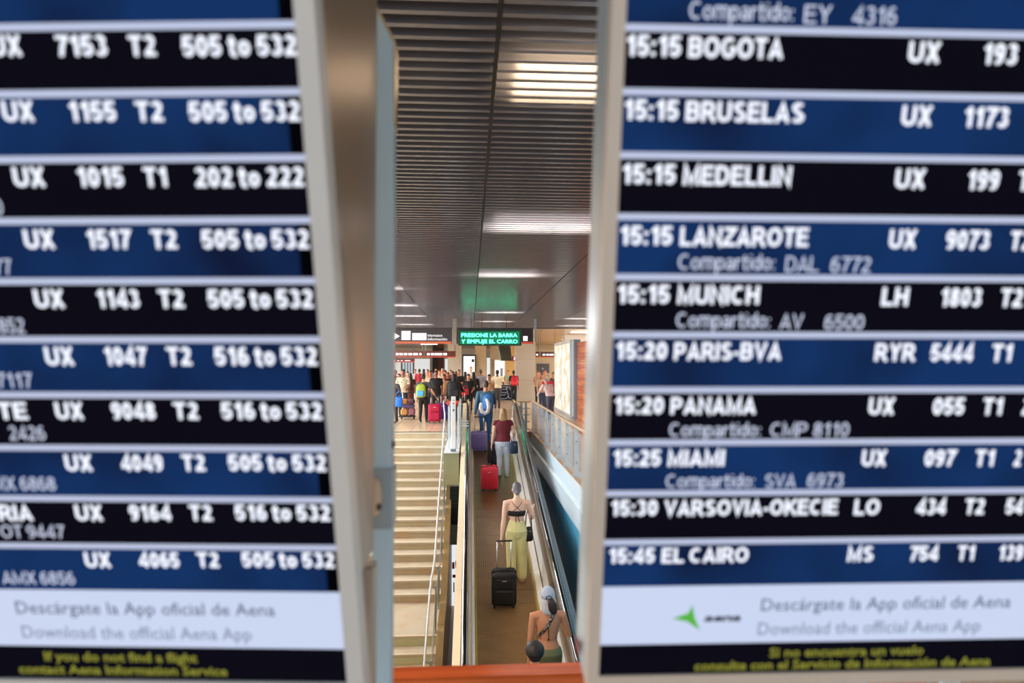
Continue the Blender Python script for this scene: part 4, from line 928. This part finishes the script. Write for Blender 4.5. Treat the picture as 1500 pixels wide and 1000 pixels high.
np_ = thing('neck_pillow', 'white U-shaped neck pillow hanging on the blue backpack', 'pillow', (X(710.5, 18.6), 18.60, bz(19)+1.05)); np_.scale = (.84, .84, .84)
MB().tube([(-.13*1.0, 0, .12), (-.14, 0, .0), (-.10, 0, -.13), (0, 0, -.19), (.09, 0, -.13), (.12, 0, .02), (.09, 0, .19), (.05, 0, .26)], [.05, .062, .066, .066, .066, .062, .055, .045], 14).obj('pillow', mat('eef1f4', .8), np_, True)
MB().tube([(.05, 0, .26), (.06, .06, .33)], .008, 6).obj('cord', BLACKM, np_)
suitcase('lilac hard-shell suitcase pulled by the man in the denim shirt', (X(702, 18.45), 18.45, bz(18.45)), .44, .26, .50, 'aaa6ff', True, .38, 0, TILT, .3)

p = person('woman with bare back and pale cap on the walkway nearest the camera', (X(803, 8.5), 8.55, bz(8.55)), 1.66, 0, 'c98f70', ('bob', 'b9bec8'), ('none', ''), ('long', '6b7154'), '6a6058',
           arms=('hang', ((.05, .02, -.16), (.03, .12, -.14))), vox=.010, female=True, turn=8)
dz = p['dz']; U = 1.66
SKO = mat('c98f70', .5)
strap('diagonal_strap', [(.035, .815), (.012, .78), (-.012, .74), (-.04, .70), (-.07, .66)], .020, mat('1c1b20', .5, kind='webbing'), p, .3)
strap('string', [(-.005, .76), (-.004, .72), (.0, .66), (-.004, .63)], .004, BK, p, 1); strap('string', [(-.07, .64), (0, .635), (.07, .64)], .003, BK, p, 1)
c = MB(); c.loft([[(x, y, z) for x, y, z in ring(.955*U+zz*.062*U, .053*U*q, .064*U*q, -.006*U)] for zz, q in ((-.35, 1.0), (0, 1.0), (.3, .95), (.6, .78), (.85, .48), (.97, .15))])
cp = c.obj('cap', mat('a6b6d2', .8, var=.05), p, True); cp.location.z = dz
c = MB().box(-.035*U, .035*U, .05*U, .115*U, .934*U, .942*U, bev=.003).obj('cap_peak', mat('a0b0cc', .8), p); c.location.z = dz
c = MB().tube([(-.02*U, -.069*U, .935*U), (-.02*U, -.067*U, .955*U), (0, -.066*U, .963*U), (.02*U, -.067*U, .955*U), (.02*U, -.069*U, .935*U)], .006, 8).obj('cap_strap', BLACKM, p, True); c.location.z = dz
c = MB().loft([ring(z*U, a*U, b*U, yo*U, xo*U) for z, a, b, yo, xo in ((.83, .020, .012, -.066, .035), (.86, .034, .020, -.068, .03), (.90, .036, .024, -.062, .025), (.945, .02, .016, -.06, .01))]).obj('dark_hair_strand', mat('2c1e22', .5), p, True); c.location.z = dz
person('person with dark hair, only the head showing above the orange railing', (X(783, 7.42), 7.42, bz(7.42)), 1.69, 0, 'c58f72', ('full', '17131a'), ('short', '2a2c34'), ('long', '23242a'), vox=.011)

# --- near crowd on the upper floor, left of the walkway
person('person in dark grey jacket with blue bag at the left edge of the gap', fp(578, 23.6), 1.62, 150, 'b58066', ('short', '1e1614'), ('long', '3a3a40'), ('long', '15151a'), arms=('carry', 'hang'), step=.05)
handbag('bright blue carrier bag at the left edge of the gap', (X(586, 23.3), 23.3, .58), .26, .14, .34, '1f6fd0', .2, .2, name='carrier_bag')
person('man in cream patterned short-sleeved shirt behind the luggage trolley', fp(591.5, 26.6), 1.82, 178, '9c6248', ('short', '1a1212'), ('short', 'd9cbb0'), ('long', '23262e'), arms=('fwd', 'fwd'), topk='motif', hem=.49)
person('man from behind in grey T-shirt and black trousers with yellow-green backpack', fp(621, 24.0), 1.68, -8, 'd8a080', ('short', '2b2420'), ('short', '4a4e55'), ('long', '14151a'), '3a4048', arms=('hang', ((.07, -.01, -.15), (.14, .03, -.27))), step=.06)
backpack('yellow-green backpack with light blue pocket', (X(618, 23.85), 23.87, 1.10), .34, .20, .46, 'a3b83c', -.1, '4aa8e8', straps='3a4a3a')
suitcase('big crimson suitcase with raised handle at the top of the stairs', (X(637.2, 23.75), 23.75, 0), .44, .28, .60, 'b3123f', False, .26, .05, 0, .6, badge='f0f0f0')
suitcase('violet suitcase half hidden behind the crimson one', (X(649.5, 24.6), 24.6, 0), .34, .28, .58, '5a3aa0', True, .26, .0, 0, .35)
tr_ = thing('luggage_trolley', 'low luggage trolley loaded with brown and violet bags', 'trolley', (X(599, 25.4), 25.4, 0))
box('platform', mat('1e1e22', .5), tr_, -.27, .27, -.2, .2, .08, .13)
for x in (-.22, .22):
    for y in (-.15, .15): MB().tube([(x-.012, y, .045), (x+.012, y, .045)], .045, 10, ends=False).obj('wheel', BLACKM, tr_)
    MB().tube([(x, .2, .1), (x, .24, .95)], .013, 8).obj('upright', mat('c0c6ca', .3, .7), tr_)
MB().tube([(-.22, .24, .95), (.22, .24, .95)], .016, 8).obj('push_bar', BLACKM, tr_)
tb_ = lambda n, l, x0, x1, z0, z1, c: tag(MB().box(X(599, 25.4)+x0, X(599, 25.4)+x1, 25.22, 25.58, z0, z1, bev=.05).obj(n, mat(c, .5, var=.3, scale=7)), l, 'bag', None)
tb_('travel_bag', 'tan bag at the bottom left of the trolley load', -.26, .02, .135, .39, 'b98448'); tb_('travel_bag', 'dusty pink bag at the bottom right of the trolley load', .03, .26, .135, .41, '96606e')
tb_('travel_bag', 'violet-grey bag in the middle of the trolley load', -.25, .25, .415, .54, '5a4a70'); tb_('travel_bag', 'orange-brown bag on top of the trolley load', -.24, .0, .545, .74, 'b06a34'); tb_('travel_bag', 'dark patterned bag on top of the trolley load, right', .01, .25, .545, .73, '4c3440')
person('broad man in plain black T-shirt facing the camera behind the crimson suitcase', fp(639.5, 27.6), 1.76, 175, '8e5440', ('short', '15100e'), ('short', '191a1e'), ('long', '17181c'), arms=('hang', 'carry'), wide=1.22)
person('young man in pale shirt with reddish face left of the broad man', fp(631.5, 30), 1.74, 170, 'b06a4c', ('short', '241612'), ('short', 'c8a890'), ('long', '33343c'), arms=('hang', 'carry'))
person('woman in orange-beige top beside the broad man in black', fp(651, 28.6), 1.60, 160, 'c08058', ('long', '4a2a1c'), ('short', 'c99a70'), ('long', '8a5a48'), arms=('carry', 'hang'), female=True)
person('person from behind carrying a large black backpack', fp(665.5, 24.3), 1.68, 0, 'a87055', ('long', '1a1414'), ('long', '17181c'), ('long', '16171b'), arms=('hang', 'rail'), female=True, wide=1.1)
backpack('large black backpack with light logo', (X(665.5, 24.2), 24.15, 1.12), .44, .24, .58, '15171c', 0, '1d2026')
bs = thing('duffel_bag', 'bright red duffel bag under the large black backpack', 'bag', (X(665, 23.6), 23.6, .60))
MB().tube([(-.2, 0, .08), (0, 0, .085), (.2, 0, .08)], [.075, .09, .075], 14).obj('bag_body', mat('d8402c', .5), bs, True); MB().tube([(-.1, -.06, .1), (0, -.1, .2), (.1, -.06, .1)], .01, 8).obj('handle', BLACKM, bs)
suitcase('tall dark grey suitcase under the red duffel bag', (X(665, 23.6), 23.6, 0), .42, .28, .54, '33363c', True, 0, 0, 0, .4)
person('woman in black T-shirt and black leggings walking toward the camera', fp(686.5, 27.8), 1.62, 185, 'c88e70', ('bun', '1c1412'), ('short', '141418'), ('slim', '15151a'), '7a4a30', arms=('carry', 'hang'), step=.07, female=True)
handbag('bright red bag held by the woman in black leggings', (X(681.5, 27.2), 27.3, .80), .28, .16, .24, 'd81c34', .1, .12)
suitcase('navy suitcase with dark handle left of the green handrail', (X(677, 25.5), 25.5, 0), .34, .26, .62, '26303e', False, .3, .0, 0, .5)
person('long-haired woman seen from behind in dark jacket and shorts', fp(694, 30), 1.68, 5, 'b87a5c', ('long', '241a18'), ('long', '1d1a1e'), ('short', '1a1a1e'), arms=('hang', 'hang'), female=True, step=.04)
person('man with close-cropped head in grey shirt, back turned', fp(704, 31.5), 1.80, -6, '9a6a50', ('grey', '4a3a30'), ('long', '8c8690'), ('long', '1c1c22'), arms=('hang', 'carry'), hem=.5)
person('woman with dark bun in pale orange top near the man in white T-shirt', fp(716.5, 28.5), 1.60, 165, 'b87450', ('bun', '2a1c18'), ('cap', 'd8b088'), ('long', '35363c'), arms=('phone', 'hang'), female=True)
person('man in cream T-shirt and grey trousers seen from behind', fp(728.5, 31.5), 1.76, 5, '6e4634', ('short', '141212'), ('short', 'e6dcc0'), ('long', '4e4c50'), '2a2c34', arms=('hang', 'bag'), step=.05, wide=1.12, hem=.5)
# --- crowd behind
person('man in dark brown jacket at the far left, partly hidden by the post', fp(580, 30), 1.78, 165, 'a86c50', ('grey', '3a2c26'), ('long', '2c2622'), ('long', '1d1d20'), arms=('fold', 'hang'))
person('woman in pinkish top between the brown jacket and the cream shirt', fp(585.5, 32), 1.58, 170, 'c88a70', ('long', '2a1a18'), ('short', 'b88c88'), ('long', '44424c'), female=True, arms=('carry', 'fold'))
person('woman with dark hair in long reddish-brown dress right of the cream shirt', fp(602, 31), 1.62, 20, 'b07a60', ('long', '2a1e1c'), ('short', '3b2a2a'), ('skirt', '5a2c24'), female=True)
person('woman in pale striped top behind the reddish-brown dress', fp(598, 35), 1.66, 190, 'c08a72', ('long', '3a2a24'), ('long', 'b8b4b4'), ('long', '3a3a44'), female=True, arms=('fold', 'hang'))
person('man in plain red shirt standing alone with his back turned', fp(615, 40), 1.76, 0, '8a5a44', ('short', '1c1614'), ('long', '8e1a2c'), ('long', '23242c'), hem=.5)
person('man with brown hair in beige shirt left of the young man', fp(627, 36), 1.76, 175, 'b87c60', ('short', '3a2a20'), ('short', 'b09a84'), ('long', '30323a'), arms=('phone', 'hang'))
far = [(644.5, 33, 1.74, 170, 'c98c6c', '6a4a34', 'd0c0b4', 'man in off-white shirt behind the right shoulder of the broad man', 0),
       (648.5, 38, 1.80, 180, 'b87a5c', 'a8a49c', 'c8b8a8', 'grey-haired man in the second row above the beige-topped woman', 0),
       (652.5, 34, 1.72, 190, 'a86448', '3a241c', '7a4030', 'person in rust-coloured top in the middle of the crowd', 1),
       (656.5, 31, 1.66, 175, 'a06044', '1e1412', '1c1c22', 'man in black polo with dark glasses right of the rust top', 0),
       (660.5, 40, 1.70, 180, 'b88468', '2c201a', '33343c', 'person in dark grey top far behind the black polo', 0),
       (663.5, 35.3, 1.66, 170, '8a5440', '1a1212', '7c2c2c', 'woman with dark hair in dark red top near the doorway', 1),
       (668.5, 36, 1.64, 165, '7c4a38', '17100e', '222228', 'woman with short dark hair in black beside the tall man', 1),
       (672.5, 31.5, 1.78, 178, 'c08464', '5a3c28', '141418', 'tall man in black shirt holding something before the white panel', 0),
       (681.5, 37.2, 1.62, 5, 'b88068', '1c1412', 'a88a78', 'person in tan top behind the woman in black leggings', 1),
       (690, 41, 1.88, 180, 'd0a088', '8a6a50', 'd8d8d8', 'tall fair person in front of the framed white panel', 0),
       (609, 46, 1.70, 180, 'b88468', '2c201a', '8a8f98', 'distant person in grey left of the red shirt', 0),
       (621.5, 48, 1.70, 0, 'b88468', '2c201a', 'c8c0b8', 'distant person in pale clothes right of the red shirt', 1),
       (639, 44, 1.78, 180, 'a87458', '3c2c24', '5a5460', 'distant man in grey-violet shirt before the dark doorway', 0),
       (575, 38, 1.72, 170, 'c08a70', '3a2c26', '9a3a3a', 'distant person in dull red at the extreme left of the gap', 1)]
for px_, Y_, h_, f_, sk_, hc_, tc_, lb_, fem in far:
    person(lb_, fp(px_, Y_), h_, f_, sk_, ('long' if fem else 'short', hc_), ('short', tc_), ('long', '24262e'), arms=random.choice((('hang', 'hang'), ('carry', 'hang'), ('hang', 'phone'), ('fold', 'carry'))), female=bool(fem), vox=.02, step=random.choice((0, .03, .05)))
person('kiosk attendant in light green top behind the navy counter', fp(744.5, 40.2), 1.66, 180, 'c88c6c', ('short', '5a3826'), ('short', '9aa07c'), ('long', '33343a'), arms=('carry', 'carry'), vox=.02, female=True)
person('person in dark clothes wearing a red backpack beside the kiosk', fp(752.5, 36.0), 1.70, -10, '8a5844', ('short', '1c1614'), ('short', '1e1e24'), ('long', '1b1b20'), arms=('hang', 'hang'), vox=.02)
backpack('bright red backpack beside the kiosk counter', (X(753.5, 35.85), 35.86, 1.16), .36, .2, .50, 'c8142c', 0, 'e03040')
# --- crowd right of the grey column
person('woman with orange hair in beige top behind the right balustrade', fp(788.5, 35), 1.66, 175, 'c98a6c', ('long', 'a8582c'), ('short', 'a88a74'), ('long', '1f1f26'), female=True, arms=('fold', 'carry'))
person('bearded man in light brown shirt beside the orange-haired woman', fp(798.5, 33), 1.74, 180, 'b8704c', ('short', '7a4a2c'), ('long', 'b08868'), ('long', '24304a'), arms=('hang', 'fold'))
person('grey-haired woman in bright red top behind the balustrade', fp(802.5, 28.5), 1.58, 170, 'd0a088', ('bob', 'a89a88'), ('short', 'd01c38'), ('long', '2b2b34'), female=True, arms=('hang', 'carry'), wide=1.1)
person('person in tan long coat left of the red top', fp(794.5, 31), 1.60, 190, 'b87c60', ('long', '4a3426'), ('long', 'c0a080'), ('long', '23355c'), female=True, arms=('carry', 'hang'), hem=.46)
person('person in pink checked shirt leaning on the wooden handrail', fp(806.5, 25.0), 1.62, 25, 'd8a890', ('grey', '9a9a9c'), ('long', 'eedfe0'), ('long', '4a5468'), arms=((( .04, .07, -.13), (.03, .17, -.20)), ((.04, .07, -.13), (.03, .17, -.20))), lean=28, topk='plaid', wide=1.1)
person('person in dark top almost hidden behind the map panel', fp(811, 31), 1.66, 180, 'b88468', ('short', '2c201a'), ('short', '4a3a38'), ('long', '24262e'))
#@@P1
# ------------------------------------------------------------------ finish pending text and remeshed bodies in one evaluation
bpy.context.view_layer.update()
dg = bpy.context.evaluated_depsgraph_get()
done = []
for o, k, d in PENDING:
    me = bpy.data.meshes.new_from_object(o.evaluated_get(dg), depsgraph=dg); done.append((o, k, d, me))
for o, k, d, me in done:
    if k == 'text':
        name, m, parent, org, ex, ez, u0, u1, vc, hgt, depth, s_ = d
        xs = [v.co.x for v in me.vertices]; x0, x1 = min(xs), max(xs)
        sxx = (u1-u0)/(x1-x0); cap = .70; szz = hgt/cap
        nrm = ex.cross(ez).normalized()
        inv = parent.matrix_world.inverted() if parent else Matrix()
        n = len(me.vertices)
        base = [org+ex*(u0+(v.co.x-x0)*sxx)+ez*(vc+(v.co.y-cap/2)*szz) for v in me.vertices]
        vs = [tuple(inv @ (p+nrm*(depth if s_ else 0))) for p in base]+[tuple(inv @ p) for p in base]
        fs = [tuple(p.vertices) for p in me.polygons]
        ed = {}
        for f in fs:
            for a_, b_ in zip(f, f[1:]+f[:1]): ed[(a_, b_)] = 1
        side_f = [(b_, a_, a_+n, b_+n) for (a_, b_) in ed if (b_, a_) not in ed]
        nm_ = bpy.data.meshes.new(name); nm_.from_pydata(vs, [], fs+side_f); nm_.materials.append(m); nm_.update()
        link(name, nm_, parent)
        cu = o.data; bpy.data.objects.remove(o); bpy.data.curves.remove(cu); bpy.data.meshes.remove(me)
    else:
        old = o.data; o.modifiers.clear(); o.data = me
        if d:                                           # add fingers etc. to the same mesh
            n = len(me.vertices); vs = [tuple(v.co) for v in me.vertices]+d.v
            fs = [tuple(p.vertices) for p in me.polygons]+[tuple(i+n for i in f) for f in d.f]
            m2 = bpy.data.meshes.new(o.name); m2.from_pydata(vs, [], fs)
            for mm in old.materials: m2.materials.append(mm)
            o.data = m2; me = m2
        me.polygons.foreach_set('use_smooth', [True]*len(me.polygons))
